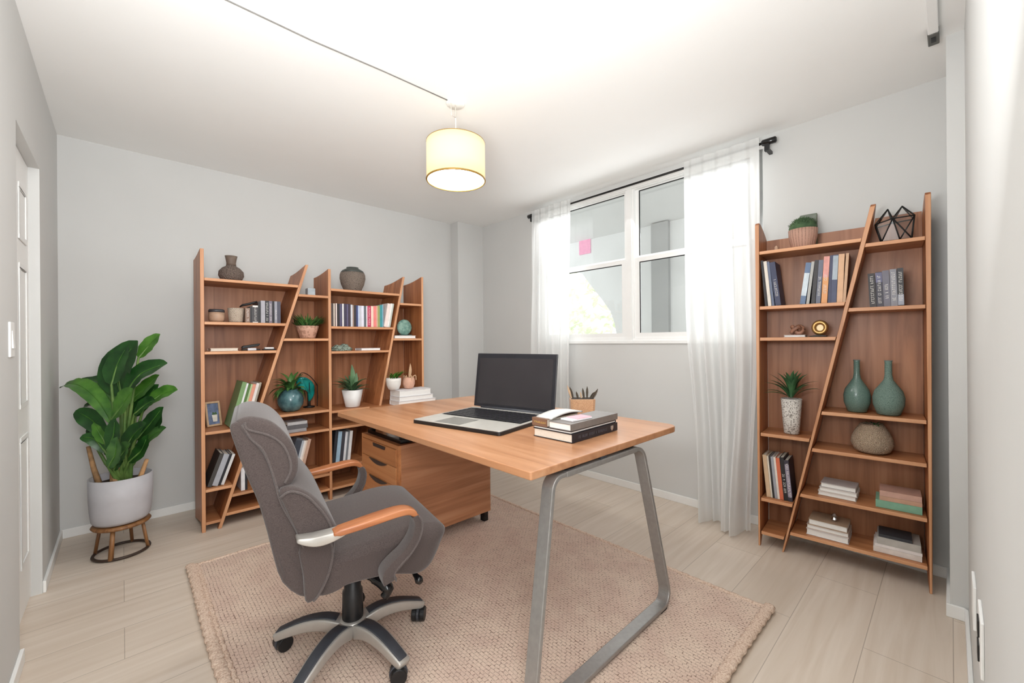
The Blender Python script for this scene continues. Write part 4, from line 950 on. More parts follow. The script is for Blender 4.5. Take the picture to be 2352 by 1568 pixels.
obj('carcass', MB().box(PX0 + 0.016, PX1, PY0, PY1, 0.075, 0.608), ped_x, ped, bevel=0.002)
fr_ = MB(); fr_.box(PX0, PX0 + 0.016, PY0, PY0 + 0.022, 0.075, 0.608); fr_.box(PX0, PX0 + 0.016, PY1 - 0.012, PY1, 0.075, 0.608); fr_.box(PX0, PX0 + 0.016, PY0 + 0.022, PY1 - 0.012, 0.586, 0.608); fr_.box(PX0, PX0 + 0.016, PY0 + 0.022, PY1 - 0.012, 0.075, 0.09)
obj('front_frame', fr_, ped_y, ped)
for z0, z1, hz in ((0.487, 0.584, 0.575), (0.383, 0.484, 0.488), (0.24, 0.380, 0.383), (0.092, 0.237, 0.24)):
    dr = obj('drawer', MB().box(PX0 - 0.004, PX0 + 0.014, PY0 + 0.024, PY1 - 0.014, z0, z1), ped_y, ped, bevel=0.002)
    hh = hz - 0.002
    pts = [(0.115, hh), (-0.115, hh)] + [(-0.115 + 0.23 * i / 8, hh - 0.026 * math.sin(PI * i / 8) ** 0.7) for i in range(1, 8)]
    if z0 > 0.48: pts = [(0.06, hz + 0.004), (-0.09, hz + 0.004), (-0.085, hz - 0.014), (0.055, hz - 0.014)]
    elif z0 < 0.2: pts = [(p[0], min(p[1], z1 - 0.002)) for p in pts]
    obj('handle', MB().prism([(y, min(z, z1 - 0.001) if z0 > 0.3 and z0 < 0.48 or z0 < 0.3 else z) for y, z in pts], 'x', PX0 - 0.010, PX0 - 0.004), plain(62, 50, 46, 0.4, name='dark_pull'), dr)
obj('top_tray', MB().box(PX0 + 0.03, PX1 - 0.04, PY0 + 0.03, PY1 - 0.02, 0.608, 0.630), gloss_black, ped)
for x in (PX0 + 0.05, PX1 - 0.05):
    for y in (PY0 + 0.05, PY1 - 0.05):
        obj('support_post', MB().box(x - 0.012, x + 0.012, y - 0.012, y + 0.012, 0.630 if x < PX1 - 0.04 else 0.630, 0.7215), black_m, ped)
for x in (PX0 + 0.03, PX1 - 0.03):
    for y in (PY0 + 0.03, PY1 - 0.03):
        obj('foot', MB().box(x - 0.017, x + 0.017, y - 0.02, y + 0.02, 0.0125, 0.075), gloss_black, ped, bevel=0.002)

# ------------------------------------------------------------------ things on the desk
lp = thing('laptop', 'open silver and black laptop on the desk', 'laptop', loc=(1.400, 1.700, 0.7504), rot=rz(12))
LB, LW = 0.50, 0.565
obj('base', MB().prism(rrect(-LB / 2, LB / 2, -LW / 2, LW / 2, (0.015,) * 4), 'z', 0.0, 0.017), black_m, lp, bevel=0.003)
pd = obj('palm_deck', MB().prism(rrect(-LB / 2 + 0.003, LB / 2 - 0.003, -LW / 2 + 0.003, LW / 2 - 0.003, (0.013,) * 4), 'z', 0.017, 0.0205), plain(206, 203, 196, 0.36, 0.3, noise=0.02, name='laptop_silver'), lp, bevel=0.001)
kb = obj('keyboard', MB().box(-0.055, 0.20, -LW / 2 + 0.02, LW / 2 - 0.02, 0.0205, 0.0215), gloss_black, lp)
ks = MB(); kw = (LW - 0.05) / 17
for r_ in range(6):
    for c_ in range(17):
        x = -0.05 + r_ * 0.041; y = -LW / 2 + 0.025 + c_ * kw
        if r_ == 0 and 5 <= c_ <= 10:
            if c_ == 5: ks.box(x, x + 0.035, y, y + kw * 6 - 0.004, 0.0215, 0.0245)
            continue
        ks.box(x, x + 0.035, y, y + kw - 0.004, 0.0215, 0.0245)
obj('keys', ks, plain(34, 34, 38, 0.35, name='black_keys'), kb, bevel=0.001)
obj('trackpad', MB().box(-0.235, -0.085, -0.03, 0.14, 0.0205, 0.0209), plain(168, 166, 160, 0.25, 0.6, noise=0.02, name='trackpad_silver'), lp)
obj('hinge', MB().tube([(LB / 2 - 0.006, -0.22, 0.022), (LB / 2 - 0.006, 0.22, 0.022)], 0.010, 10), darkgrey_m, lp, smooth=True)
ta = math.radians(8)
def scr(y, h, o=0.0): return (LB / 2 - 0.004 + h * math.sin(ta) + o * math.cos(ta), y, 0.026 + h * math.cos(ta) - o * math.sin(ta))
def slab(y0, y1, h0, h1, o0, o1):
    return MB().hexa([scr(y0, h0, o0), scr(y1, h0, o0), scr(y1, h1, o0), scr(y0, h1, o0)], [scr(y0, h0, o1), scr(y1, h0, o1), scr(y1, h1, o1), scr(y0, h1, o1)])
SH = 0.325
lid = obj('screen_lid', slab(-LW / 2, LW / 2, 0, SH, 0.0, 0.009), plain(30, 30, 36, 0.4, name='lid_black'), lp, bevel=0.003)
scm, nt, bs = new_mat('dark_screen')
n_ = N(nt, 'ShaderNodeTexNoise'); n_.inputs['Scale'].default_value = 3; L(nt, coords(nt), n_.inputs['Vector'])
L(nt, ramp(nt, n_.outputs['Fac'], [(0.3, rgb(40, 37, 40)), (0.7, rgb(46, 43, 46))]), bs.inputs['Base Color']); bs.inputs['Roughness'].default_value = 0.12; bs.inputs['Specular IOR Level'].default_value = 0.6
obj('display', slab(-LW / 2 + 0.022, LW / 2 - 0.022, 0.018, SH - 0.028, -0.001, 0.0), scm, lid)
obj('webcam', slab(-0.003, 0.003, SH - 0.017, SH - 0.012, -0.001, 0.0), gloss_black, lid)
# stack of documents on the near right of the desk
DF = Matrix.Translation((1.335, 1.062, 0.7504)) @ rz(2)
def shape_at(frame, name, m, mat, label, cat, **kw):
    o = obj(name, m, mat, **kw); o.matrix_world = frame; return tag(o, label, cat)
bk = book(DF, (0, 0, 0), 0.036, 0.352, 0.212, (34, 34, 42), 'thick black book with silver crest at the bottom of the desk stack', 'books stacked on the desk', 0, 'flat', titles=2, tcol=(92, 92, 98), pages='cream', title_w=0.012)
cr = MB().prism([(0.292, 0.028), (0.292, 0.016), (0.298, 0.008), (0.302, 0.006), (0.306, 0.008), (0.312, 0.016), (0.312, 0.028)], 'y', -0.0022, -0.0006)
obj('crest', cr, silver_m, bk.children[0], label='silver shield crest')
book(DF, (-0.004, 0.004, 0.037), 0.011, 0.205, 0.350, (28, 28, 34), 'thin black folder between the crested book and the top books', 'books stacked on the desk', 0, 'flat', spine='right', pages='white')
book(DF, (-0.008, 0.128, 0.049), 0.034, 0.085, 0.23, (122, 92, 74), 'brown book with gold lettering on the desk stack', 'books stacked on the desk', 0, 'flat', spine='left', titles=2, tcol=(208, 176, 96), title_w=0.008)
book(DF, (-0.004, 0.004, 0.049), 0.028, 0.365, 0.118, (120, 114, 110), 'silver-grey book on the right of the desk stack', 'books stacked on the desk', 0, 'flat', spine='front', pages='white')
np_ = thing('note_pad', 'small white note pad with pink top on the silver-grey book', 'note pad', DF, (0.045, 0.03, 0.0778), rz(-6))
obj('pad', MB().box(0, 0.125, 0, 0.07, 0, 0.006), plain(240, 236, 238, 0.7, noise=0.01, name='pad_white'), np_)
obj('top_sheet', MB().box(0.03, 0.125, 0.004, 0.066, 0.0061, 0.0085), plain(226, 170, 182, 0.6, noise=0.02, name='pink_sheet'), np_)
mg = MB().grid(20, 4, lambda s, t: (0.01 + 0.23 * s, 0.118 + 0.085 * t, 0.0845 + 0.012 * math.sin(PI * s) + 0.004 * s))
shape_at(DF, 'folded_magazine', mg, plain(214, 212, 208, 0.6, noise=0.03, name='magazine_paper'), 'curved pale magazine lying on the brown book', 'magazine', smooth=True, solid=0.007)
bq = thing('pen_basket', 'small woven pen basket with dark sticks at desk far edge', 'basket', loc=(1.930, 1.462, 0.7504), rot=rz(-45))
def oct_(s, z): return [(0.066 * s * x_, 0.042 * s * y_, z) for x_, y_ in ((-1, -0.8), (-0.8, -1), (0.8, -1), (1, -0.8), (1, 0.8), (0.8, 1), (-0.8, 1), (-1, 0.8))]
m = MB(); r1, r2, r3 = oct_(1.0, 0), oct_(1.08, 0.088), oct_(1.0, 0.084)
m.hexa(r1, r2)
bo = obj('basket_body', m, basket_fab, bq, bevel=0.003)
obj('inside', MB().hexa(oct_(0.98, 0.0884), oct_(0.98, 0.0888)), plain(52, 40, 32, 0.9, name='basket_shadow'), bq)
for (x, y, tx, tz, w, c) in ((-0.055, 0, -0.085, 0.165, 0.012, 0), (-0.045, 0.01, -0.07, 0.155, 0.014, 1), (-0.02, -0.01, -0.035, 0.13, 0.012, 1), (0.0, 0.01, -0.008, 0.125, 0.010, 0), (0.012, -0.01, 0.002, 0.150, 0.013, 1), (0.028, 0.0, 0.03, 0.158, 0.013, 1), (0.04, 0.01, 0.075, 0.125, 0.018, 1), (0.05, -0.01, 0.09, 0.145, 0.014, 1)):
    obj('stick', MB().leaf((x, y, 0.07), (tx, y, tz), w, 0.02, 0.3, (0, -1, 0), n=5, shape=0.6), plain(*((204, 174, 142) if c == 0 else (70, 60, 48)), 0.6), bq, solid=0.003)

# ------------------------------------------------------------------ rug
RX0, RX1, RY0, RY1 = 0.235, 2.035, 0.53, 2.73
rug = thing('rug', 'pink-beige woven jute rug under the desk and chair', 'rug', loc=((RX0 + RX1) / 2, (RY0 + RY1) / 2, 0))
hx, hy = (RX1 - RX0) / 2, (RY1 - RY0) / 2
obj('field', MB().box(-hx + 0.012, hx - 0.012, -hy + 0.01, hy - 0.01, 0.001, 0.012), rug_material(), rug)
br = braid_material()
def edge(p0, p1, r):
    p0, p1 = Vector(p0), Vector(p1); ln = (p1 - p0).length; n = int(ln / 0.008); d = (p1 - p0) / n; s = Vector((-d.y, d.x, 0)).normalized(); m = MB()
    pts, rad = [], []
    for i in range(n + 1):
        pts.append(p0 + d * i + s * 0.0022 * math.sin(i * 0.9) + s * 0.003 * math.sin(i * 0.043)); rad.append(r * (0.86 + 0.14 * abs(math.sin(i * 0.9 + 0.6))))
    m.tube(pts, rad, 8, flat=0.62, up=(0, 0, 1))
    return m
obj('border', edge((-hx + 0.016, -hy, 0.0125), (-hx + 0.016, hy, 0.0145), 0.023), br, rug, smooth=True)
obj('border', edge((-hx + 0.04, -hy, 0.0115), (-hx + 0.04, hy, 0.0115), 0.012), br, rug, smooth=True)
obj('border', edge((hx - 0.016, -hy, 0.0095), (hx - 0.016, hy, 0.0095), 0.014), br, rug, smooth=True)
obj('border', edge((-hx, hy - 0.01, 0.0095), (hx, hy - 0.01, 0.0095), 0.013), br, rug, smooth=True)
obj('border', edge((-hx, -hy + 0.014, 0.0125), (hx, -hy + 0.014, 0.0145), 0.023), br, rug, smooth=True)

# ------------------------------------------------------------------ swivel chair (local x = forward, y = its left)
CF = Matrix.Translation((0.63, 1.56, 0)) @ rz(-11)
ch = thing('office_chair', 'grey-brown upholstered office chair with wooden armrests on a star base', 'chair', CF)
shell_p = [(-0.168, 0.388), (-0.205, 0.402), (-0.25, 0.46), (-0.272, 0.54), (-0.288, 0.62), (-0.307, 0.70), (-0.328, 0.765), (-0.347, 0.83), (-0.364, 0.895), (-0.377, 0.95), (-0.374, 0.972), (-0.350, 0.976),
           (-0.29, 0.958), (-0.245, 0.905), (-0.224, 0.84), (-0.224, 0.78), (-0.24, 0.742), (-0.205, 0.715), (-0.155, 0.665), (-0.125, 0.61), (-0.115, 0.56), (-0.118, 0.49), (-0.130, 0.43), (-0.150, 0.392)]
def back_warp(p):
    k = 1 - 0.22 * max(0, (p.z - 0.62) / 0.36) ** 1.5 - 0.10 * max(0, (0.50 - p.z) / 0.17)
    return Vector((p.x + 0.018 * (p.y / 0.26) ** 2 - 0.012, p.y * k, p.z - 0.15 * max(0, p.z - 0.74)))
BW = 0.262
obj('backrest_shell', MB().pillow(smooth_poly(shell_p, 2), -BW, BW, 0.010, 5, back_warp, False), chair_fab, ch, smooth=True)
head_p = [(-0.358, 0.972), (-0.335, 0.990), (-0.305, 0.988), (-0.268, 0.970), (-0.235, 0.932), (-0.208, 0.88), (-0.197, 0.83), (-0.199, 0.785), (-0.215, 0.748), (-0.240, 0.733), (-0.262, 0.735), (-0.270, 0.775), (-0.284, 0.835), (-0.305, 0.885), (-0.332, 0.925)]
def head_warp(p):
    k = 1 - 0.22 * max(0, (p.z - 0.62) / 0.36) ** 1.5
    return Vector((p.x - 0.025 * (1 - (p.y / 0.26) ** 2), p.y * k, p.z - 0.15 * max(0, p.z - 0.74)))
obj('headrest', MB().pillow(smooth_poly(head_p, 3), -0.268, 0.268, 0.024, 6, head_warp), chair_fab, ch, smooth=True)
lum_p = [(-0.258, 0.735), (-0.236, 0.748), (-0.205, 0.738), (-0.170, 0.710), (-0.140, 0.672), (-0.115, 0.628), (-0.100, 0.592), (-0.105, 0.575), (-0.150, 0.570), (-0.205, 0.580), (-0.214, 0.61), (-0.236, 0.668)]
obj('lumbar_cushion', MB().pillow(smooth_poly(lum_p, 3), -0.278, 0.278, 0.020, 6, lambda p: Vector((p.x + 0.03 * (1 - (p.y / 0.28) ** 2), p.y, p.z))), chair_fab, ch, smooth=True)
low_p = [(-0.198, 0.566), (-0.112, 0.566), (-0.104, 0.52), (-0.118, 0.46), (-0.148, 0.405), (-0.165, 0.386), (-0.186, 0.392), (-0.192, 0.47)]
obj('side_panel', MB().pillow(smooth_poly(low_p, 3), -0.270, 0.270, 0.013, 4), chair_fab, ch, smooth=True)
seat_p = [(-0.150, 0.384), (-0.12, 0.394), (-0.06, 0.398), (0.05, 0.390), (0.12, 0.372), (0.165, 0.360), (0.200, 0.372), (0.224, 0.405), (0.246, 0.455), (0.258, 0.500), (0.240, 0.530), (0.190, 0.546), (0.12, 0.548), (0.04, 0.538), (-0.05, 0.528), (-0.12, 0.520), (-0.140, 0.49), (-0.145, 0.43)]
def seat_warp(p):
    f = max(0, p.x + 0.05) / 0.31
    x = p.x + 0.060 * f * (1 - (p.y / 0.29) ** 2)
    z = p.z - 0.030 * (p.y / 0.27) ** 2 * sm(0.44, 0.53, p.z)
    return Vector((x, p.y, z))
obj('seat', MB().pillow(smooth_poly(seat_p, 3), -0.270, 0.270, 0.045, 7, seat_warp), chair_fab, ch, smooth=True)
# piping along the edges on both sides
for s in (-1, 1):
    pm = MB()
    def line(pts, y, w=None, r=0.0042):
        q = []
        for x, z in smooth_poly(pts, 5, False):
            p = Vector((x, s * y, z)); q.append(w(p) if w else p)
        pm.tube(q, r, 6)
    line([(-0.350, 0.968), (-0.327, 0.917), (-0.300, 0.88), (-0.283, 0.83), (-0.270, 0.775), (-0.262, 0.73), (-0.250, 0.69), (-0.225, 0.635), (-0.205, 0.585), (-0.195, 0.54), (-0.191, 0.46), (-0.189, 0.396)], 0.266, back_warp, 0.0036)
    line([(-0.338, 0.975), (-0.330, 0.950), (-0.280, 0.925), (-0.245, 0.89), (-0.226, 0.84), (-0.224, 0.795), (-0.240, 0.758)], 0.270, head_warp, 0.0036)
    line([(-0.252, 0.722), (-0.225, 0.735), (-0.185, 0.715), (-0.150, 0.672), (-0.125, 0.63), (-0.112, 0.592)], 0.279, lambda p: Vector((p.x + 0.0, p.y, p.z)), 0.0036)
    line([(-0.118, 0.566), (-0.110, 0.52), (-0.122, 0.46), (-0.150, 0.405), (-0.166, 0.390)], 0.271, None, 0.0036)
    obj('piping', pm, pipe_fab, ch, smooth=True)
for s in (-1, 1):
    y = 0.325 * s; dx_ = -0.03 if s > 0 else 0.0
    wp = smooth_poly([(-0.118, 0.606), (-0.06, 0.612), (0.02, 0.621), (0.080, 0.626), (0.115, 0.620), (0.140, 0.598)], 5, False)
    n_ = len(wp)
    ar = obj('armrest', MB().bar([(x + dx_, y, z) for x, z in wp], [0.040 + 0.018 * math.sin(PI * min(1, i / n_ * 1.2)) for i in range(n_)], [0.020 if 1 < i < n_ - 3 else 0.012 for i in range(n_)], (0, 1, 0)), arm_x, ch, bevel=0.006, seg=3, smooth=True, label='curved wooden armrest')
    lpz = smooth_poly([(0.128, 0.604), (0.137, 0.575), (0.128, 0.530), (0.100, 0.488), (0.066, 0.458), (0.046, 0.432), (0.052, 0.404)], 5, False)
    n_ = len(lpz)
    obj('arm_loop', MB().bar([(x + dx_, y - s * 0.03 * (i / n_) ** 1.5, z) for i, (x, z) in enumerate(lpz)], [0.050 + 0.01 * i / n_ for i in range(n_)], [0.018 + 0.026 * (i / n_) for i in range(n_)], (0, 1, 0)), chair_fab, ch, bevel=0.007, seg=3, smooth=True)
    for e_ in (-1, 1):
        obj('loop_piping', MB().tube([(x + dx_ + 0.012 + 0.006 * (i / n_), y - s * 0.03 * (i / n_) ** 1.5 + e_ * (0.025 + 0.005 * i / n_), z) for i, (x, z) in enumerate(lpz)], 0.0032, 6), pipe_fab, ch, smooth=True)
    mt_ = smooth_poly([(-0.212, 0.600), (-0.17, 0.590), (-0.13, 0.594), (-0.085, 0.606)], 5, False)
    n_ = len(mt_)
    obj('arm_bracket', MB().bar([(x + dx_, y - s * 0.035 * (1 - i / n_), z) for i, (x, z) in enumerate(mt_)], [0.05] * n_, [0.010 + 0.020 * math.sin(PI * i / n_) for i in range(n_)], (0, 1, 0)), silver_m, ch, bevel=0.004, seg=2, smooth=True, label='polished metal arm bracket')
obj('mechanism', MB().box(-0.07, 0.09, -0.07, 0.07, 0.335, 0.40).box(-0.06, 0.05, -0.05, 0.05, 0.30, 0.335), black_m, ch, bevel=0.012)
obj('tilt_lever', MB().tube(smooth_poly([(0.03, -0.03, 0.31), (0.06, -0.07, 0.30), (0.085, -0.10, 0.285), (0.10, -0.12, 0.262), (0.085, -0.12, 0.240)], 4, False), [0.018] * 5 + [0.022] * 8 + [0.016] * 4, 10), gloss_black, ch, smooth=True)
obj('gas_column', MB().lathe([(0.036, 0.128), (0.038, 0.14), (0.036, 0.235), (0.030, 0.245), (0.030, 0.305)], 28), black_m, ch, smooth=True)
obj('knob', MB().tube([(0.16, -0.2, 0.362), (0.165, -0.24, 0.350), (0.168, -0.262, 0.345), (0.170, -0.272, 0.343)], [0.007, 0.009, 0.015, 0.010], 10), gloss_black, ch, smooth=True)
ft = obj('front_bolster', MB().tube(smooth_poly([(0.300, 0.21, 0.40), (0.335, 0.17, 0.362), (0.352, 0.11, 0.335), (0.350, 0.05, 0.325)], 4, False), [0.03] * 13, 12), chair_fab, ch, smooth=True)
obj('bolster_wheel', MB().tube([(0.345, 0.10, 0.308), (0.35, 0.085, 0.27), (0.352, 0.08, 0.255)], [0.008, 0.010, 0.018], 10), gloss_black, ft, smooth=True)
obj('hub', MB().lathe([(0.036, 0.075), (0.040, 0.085), (0.050, 0.118), (0.046, 0.130), (0.038, 0.134)], 28), silver_m, ch, smooth=True)
for k in range(5):
    a = math.radians(66.9 + 11 + 72 * k); ca, sa = math.cos(a), math.sin(a)
    prof = [(0.035, 0.108), (0.10, 0.124), (0.17, 0.118), (0.235, 0.098), (0.285, 0.078)]
    pr = smooth_poly(prof, 5, False); n_ = len(pr); W = [0.062 - 0.016 * i / n_ for i in range(n_)]
    sd = (-sa, ca, 0)
    ag = obj('base_arm', MB().bar([(r_ * ca, r_ * sa, z - 0.006) for r_, z in pr], W, [0.050 - 0.024 * i / n_ for i in range(n_)], sd), silver_m, ch, bevel=0.006, seg=2, smooth=True)
    obj('arm_inlay', MB().bar([(r_ * ca, r_ * sa, z + 0.0165 - 0.010 * i / n_) for i, (r_, z) in enumerate(pr[2:-1])], [w_ * 0.72 for w_ in W[2:-1]], [0.010] * (n_ - 3), sd), darkgrey_m, ag, bevel=0.003, seg=2, smooth=True, label='dark grey inlay')
    cs = 0.272; cx_, cy_ = cs * ca, cs * sa; a2 = a + 0.9; c2_, s2_ = math.cos(a2), math.sin(a2)
    m = MB()
    for w0, w1 in ((-0.026, -0.006), (0.006, 0.026)):
        rr = [(0.026, w0), (0.028, w0 + 0.003), (0.028, w1 - 0.003), (0.026, w1)]
        mm = MB().lathe(rr, 20)
        for vv in mm.bm.verts:
            x_, y_, w_ = vv.co; vv.co = Vector((cx_ + c2_ * x_ - s2_ * w_ - 0.012 * c2_, cy_ + s2_ * x_ + c2_ * w_ - 0.012 * s2_, 0.041 + y_))
        me_ = bpy.data.meshes.new('t'); mm.bm.to_mesh(me_); mm.bm.free(); m.bm.from_mesh(me_); bpy.data.meshes.remove(me_)
    ct = obj('caster', m, black_m, ch, smooth=False, label='black twin wheel caster')
    hd = MB().lathe([(0.026, -0.012), (0.0285, -0.010), (0.0285, 0.010), (0.026, 0.012)], 20)
    for vv in hd.bm.verts:
        x_, y_, w_ = vv.co; vv.co = Vector((cx_ + c2_ * x_ * 1.08 - s2_ * w_ * 0.45 - 0.012 * c2_, cy_ + s2_ * x_ * 1.08 + c2_ * w_ * 0.45 - 0.012 * s2_, 0.043 + y_ * 1.02))
    hd.lathe([(0.011, 0.05), (0.011, 0.074)], 12, c=(cx_, cy_))
    obj('caster_hood', hd, darkgrey_m, ct)

# ------------------------------------------------------------------ floor plant on its stand
PB = Matrix.Translation((-0.008, 3.215, 0))
st = thing('plant_stand', 'low round bamboo plant stand under the grey pot', 'plant stand', PB)
def ring(r, z, rr, n=40): return MB().tube([(r * math.cos(2 * PI * i / n), r * math.sin(2 * PI * i / n), z) for i in range(n)], rr, 8, closed=True)
obj('base_ring', ring(0.118, 0.010, 0.0075), plain(56, 40, 30, 0.5, name='dark_cane'), st, smooth=True)
obj('top_ring', MB().lathe([(0.06, 0.163), (0.120, 0.160), (0.127, 0.169), (0.120, 0.178), (0.06, 0.178)], 40, cap0=False, cap1=False), cane, st, smooth=True)
for k in range(4):
    a = math.radians(248 + 90 * k); obj('leg', MB().tube([(0.118 * math.cos(a), 0.118 * math.sin(a), 0.008), (0.092 * math.cos(a), 0.092 * math.sin(a), 0.168)], [0.012, 0.010] if k == 0 else [0.008, 0.008], 8), cane, st, smooth=True)
pp_ = thing('potted_plant', 'tall broad-leaved banana-type plant in grey pot on a low stand', 'plant', PB, (0, 0, 0.1785))
obj('pot', MB().lathe(shell([(0.086, 0), (0.112, 0.006), (0.124, 0.022), (0.130, 0.07), (0.134, 0.14), (0.135, 0.255)], 0.007), 56, cap1=False), plain(186, 184, 188, 0.5, noise=0.01, name='pale_grey_pot'), pp_, smooth=True)
obj('soil', MB().lathe([(0.126, 0.20), (0.126, 0.215)], 32), soil_m, pp_)
rv, fwv = Vector((0.728, -0.686, 0)), Vector((0.686, 0.728, 0))      # sideways and away as seen from the room's near corner
def W_(s, z, d=0.0): p = rv * s + fwv * d; return Vector((p.x, p.y, z - 0.1785))
def leaf_path(m, pts, width, shape=0.5, nrm=(0, 0, 1), fold=0.22, n=14):
    q = smooth_poly(pts, 6, False); P = [Vector(p) for p in q]; N_ = len(P) - 1; rows = []
    for i, p in enumerate(P):
        t = i / N_; d = (P[min(i + 1, N_)] - P[max(i - 1, 0)]).normalized()
        sd = d.cross(Vector(nrm))
        if sd.length < 1e-4: sd = d.orthogonal()
        sd.normalize(); u = sd.cross(d).normalized()
        w_ = width / 2 * (math.sin(PI * min(1, t ** (math.log(0.5) / math.log(shape)))) ** 0.75) if 0 < t < 1 else width * 0.015
        rows.append([m.bm.verts.new(p + sd * w_ * k + u * (abs(k) ** 1.3 * w_ * fold + 0.003 * math.sin(i * 1.9) * abs(k))) for k in (-1, -0.66, -0.33, 0, 0.33, 0.66, 1)])
    for a_, b_ in zip(rows, rows[1:]):
        for k in range(6): m.bm.faces.new([a_[k], a_[k + 1], b_[k + 1], b_[k]])
    return m, P
def SZ(a, b): return ((120 + a / 2.903 - 278) * 0.002453, 1.17 - (750 + b / 2.903 - 784 - 7) * 0.002453)
big = [  # (outline points down the midrib), width, depth at base and tip, material, widest at, facing up
    ([(430, 470), (395, 300), (520, 95)], 0.170, 0.03, 0.05, leaf_dark, 0.5, 0.0), ([(525, 215), (585, 130), (653, 50)], 0.075, 0.05, 0.07, leaf_lime, 0.5, 0.1),
    ([(455, 385), (480, 260), (545, 120)], 0.105, -0.05, -0.03, leaf_dark, 0.45, 0.0), ([(490, 450), (575, 320), (742, 248)], 0.120, 0.0, 0.03, leaf_dark, 0.5, 0.35),
    ([(455, 515), (555, 430), (655, 330)], 0.085, 0.05, 0.06, leaf_lime, 0.5, 0.3), ([(470, 600), (565, 500), (650, 402)], 0.105, -0.06, -0.10, leaf_lime, 0.55, 0.2),
    ([(580, 545), (690, 460), (790, 432)], 0.085, 0.03, 0.05, leaf_lime, 0.5, 0.35), ([(580, 580), (660, 520), (738, 485)], 0.080, -0.03, -0.05, leaf_dark, 0.5, 0.3),
    ([(445, 670), (330, 505), (215, 405), (110, 380), (28, 412)], 0.085, -0.02, 0.02, leaf_lime, 0.5, 0.6), ([(425, 610), (345, 480), (225, 390)], 0.115, 0.03, 0.03, leaf_mid, 0.5, 0.45),
    ([(385, 440), (260, 370), (105, 362)], 0.060, 0.06, 0.06, leaf_dark, 0.5, 0.5), ([(335, 575), (230, 515), (122, 548)], 0.050, 0.05, 0.07, leaf_dark, 0.5, 0.4),
    ([(400, 745), (290, 620), (180, 555)], 0.085, -0.02, -0.02, leaf_dark, 0.55, 0.3), ([(420, 830), (355, 735), (272, 718)], 0.062, -0.05, -0.07, leaf_dark, 0.5, 0.4),
    ([(272, 765), (262, 710), (240, 648)], 0.040, 0.0, 0.0, leaf_dark, 0.5, 0.1), ([(520, 840), (605, 725), (722, 625)], 0.105, -0.05, -0.09, leaf_dark, 0.5, 0.3),
    ([(520, 880), (600, 800), (662, 745)], 0.080, -0.09, -0.13, leaf_mid, 0.5, 0.2), ([(525, 770), (620, 650), (692, 548)], 0.080, 0.03, 0.05, leaf_dark, 0.5, 0.2),
    ([(500, 900), (560, 820), (590, 700)], 0.080, -0.11, -0.14, leaf_mid, 0.5, 0.1), ([(440, 765), (415, 700), (385, 620)], 0.055, -0.07, -0.09, leaf_lime, 0.5, 0.0),
    ([(490, 800), (530, 690), (545, 590)], 0.075, -0.10, -0.11, leaf_dark, 0.5, 0.0), ([(470, 620), (520, 520), (610, 400)], 0.090, 0.08, 0.10, leaf_dark, 0.5, 0.1),
    ([(530, 900), (610, 830), (660, 720)], 0.075, -0.02, -0.02, leaf_dark, 0.5, 0.2), ([(510, 860), (590, 760), (700, 690)], 0.080, 0.04, 0.06, leaf_mid, 0.5, 0.35),
    ([(500, 930), (540, 860), (540, 760)], 0.060, -0.08, -0.10, leaf_dark, 0.5, 0.1), ([(420, 900), (350, 850), (300, 820)], 0.045, 0.03, 0.04, leaf_mid, 0.5, 0.3), ([(455, 560), (400, 450), (420, 300)], 0.080, 0.06, 0.07, leaf_dark, 0.5, 0.0),
    ([(450, 700), (430, 560), (415, 420)], 0.070, 0.07, 0.08, leaf_dark, 0.5, 0.0), ([(540, 800), (590, 690), (640, 600)], 0.090, 0.07, 0.09, leaf_dark, 0.5, 0.1)]
stm = MB()
for i, (pts_, w, d0, d1, lm, shp, up) in enumerate(big):
    n_ = len(pts_) - 1
    P3 = [W_(*SZ(*p), d0 + (d1 - d0) * k / n_) for k, p in enumerate(pts_)]
    m, mid = leaf_path(MB(), P3, w * 1.15, shp, (-fwv.x * (1 - up), -fwv.y * (1 - up), up + 0.15))
    lo = obj('leaf', m, lm, pp_, smooth=True)
    off = Vector((-fwv.x, -fwv.y, 0)) * 0.002
    obj('midrib', MB().tube([tuple(p + off) for p in mid[:-2]], [0.0028 * (1 - k / len(mid)) + 0.0006 for k in range(len(mid) - 2)], 5), leaf_lime, lo, smooth=True)
    s0, z0 = SZ(*pts_[0]); r0 = 0.02 + 0.03 * ((i * 37) % 10) / 10; a0 = i * 2.4
    stm.tube([W_(r0 * math.cos(a0), 0.375, r0 * math.sin(a0)), W_(s0 * 0.5 + 0.3 * r0 * math.cos(a0), 0.375 + (z0 - 0.375) * 0.5, d0 * 0.6), W_(s0, z0, d0), P3[1]], [0.012, 0.009, 0.006, 0.003], 7)
obj('leaf_stalks', stm, leaf_material('stalk_green', rgb(70, 108, 46), rgb(122, 150, 80), 0.5), pp_, smooth=True)
for p0, p1, p2 in (((-0.09, 0.375, -0.03), (-0.125, 0.48, -0.03), (-0.165, 0.60, -0.02)), ((0.0, 0.375, -0.05), (0.0, 0.47, -0.05), (-0.01, 0.56, -0.05)), ((0.09, 0.375, 0.0), (0.115, 0.44, 0.0), (0.145, 0.52, 0.0)), ((0.03, 0.375, -0.06), (0.02, 0.44, -0.06), (0.035, 0.53, -0.05))):
    obj('cut_stem', MB().tube([W_(p[0], p[1], p[2]) for p in (p0, p1, p2)], [0.015, 0.012, 0.009], 8), plain(172, 132, 92, 0.8, noise=0.15, name='dry_stem_brown'), pp_, smooth=True)

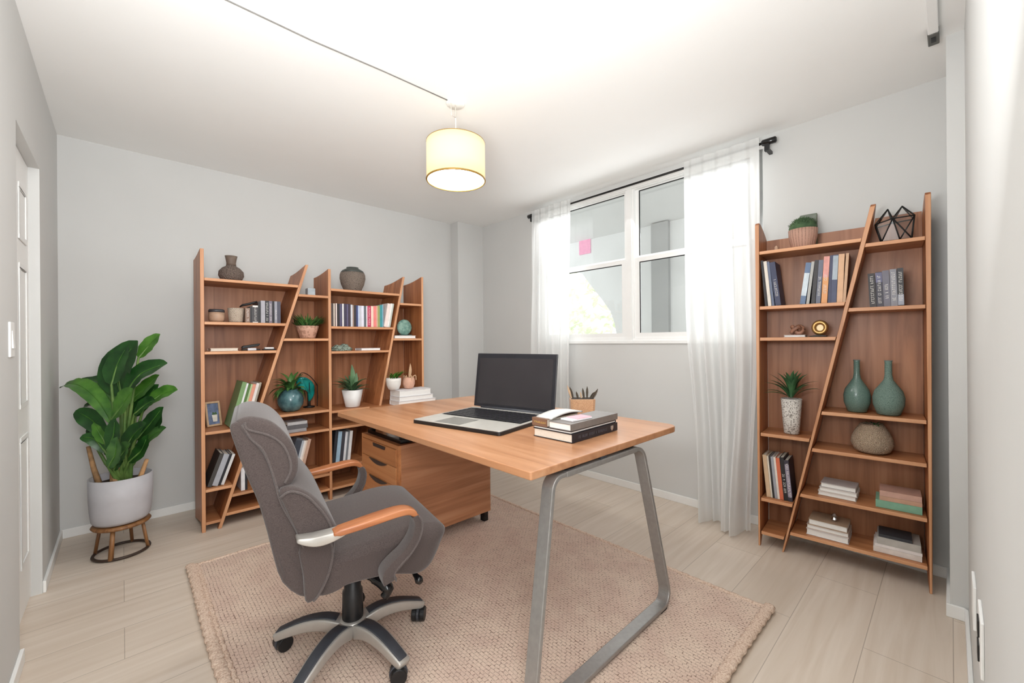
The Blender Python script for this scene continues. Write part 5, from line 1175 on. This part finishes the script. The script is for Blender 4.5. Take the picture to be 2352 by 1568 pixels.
# ------------------------------------------------------------------ light, world, camera
w = bpy.data.worlds.new('World'); scene.world = w; w.use_nodes = True
nt = w.node_tree; bg = nt.nodes['Background']; bg.inputs['Color'].default_value = (0.93, 0.97, 1.0, 1); bg.inputs['Strength'].default_value = 2.2
def area(name, loc, target, sx, sy, power, color=(1, 1, 1)):
    d = bpy.data.lights.new(name, 'AREA'); d.shape = 'RECTANGLE'; d.size = sx; d.size_y = sy; d.energy = power; d.color = color
    o = bpy.data.objects.new(name, d); COL.objects.link(o); o.location = loc
    o.rotation_euler = (Vector(target) - Vector(loc)).to_track_quat('-Z', 'Y').to_euler(); return o
area('ceiling_fill_light', (0.09, 0.40, 1.45), (0.6, 0.9, 2.44), 0.55, 0.55, 35, (0.985, 0.995, 1.0))  # added fill bounced off the ceiling; the room has no such lamp
area('rear_fill_light', (0.0, -0.3, 1.45), (0.6, 3.0, 1.0), 0.5, 1.6, 20, (0.99, 0.995, 1.0))  # added frontal fill from behind the camera, not a real doorway source
area('window_daylight', (3.12, 1.74, 1.76), (1.6, 1.74, 0.9), 1.8, 1.15, 17, (0.96, 0.98, 1.0))
cam = bpy.data.cameras.new('camera'); co = bpy.data.objects.new('camera', cam); COL.objects.link(co)
cam.sensor_width = 36.0; cam.sensor_fit = 'HORIZONTAL'; cam.lens = 950.0 / 2352.0 * 36.0; cam.clip_start = 0.01
az = math.radians(46.7)
fw_ = Vector((math.cos(az), math.sin(az), 0)); rt_ = Vector((math.sin(az), -math.cos(az), 0)); up_ = Vector((0, 0, 1))
ro = math.radians(0.45); r2_ = rt_ * math.cos(ro) - up_ * math.sin(ro) * -1 * -1; 
r2_ = rt_ * math.cos(ro) + up_ * math.sin(ro) * -1
u2_ = up_ * math.cos(ro) + rt_ * math.sin(ro)
co.matrix_world = Matrix(((r2_.x, u2_.x, -fw_.x, 0), (r2_.y, u2_.y, -fw_.y, 0), (r2_.z, u2_.z, -fw_.z, 1.17), (0, 0, 0, 1)))
scene.camera = co
scene.view_settings.view_transform = 'Standard'
scene.view_settings.look = 'None'
scene.view_settings.exposure = 0.17
scene.cycles.max_bounces = 8
scene.cycles.diffuse_bounces = 4
scene.cycles.glossy_bounces = 3
scene.cycles.transparent_max_bounces = 10
scene.cycles.use_adaptive_sampling = True
scene.cycles.adaptive_threshold = 0.04
scene.cycles.caustics_reflective = False
scene.cycles.caustics_refractive = False
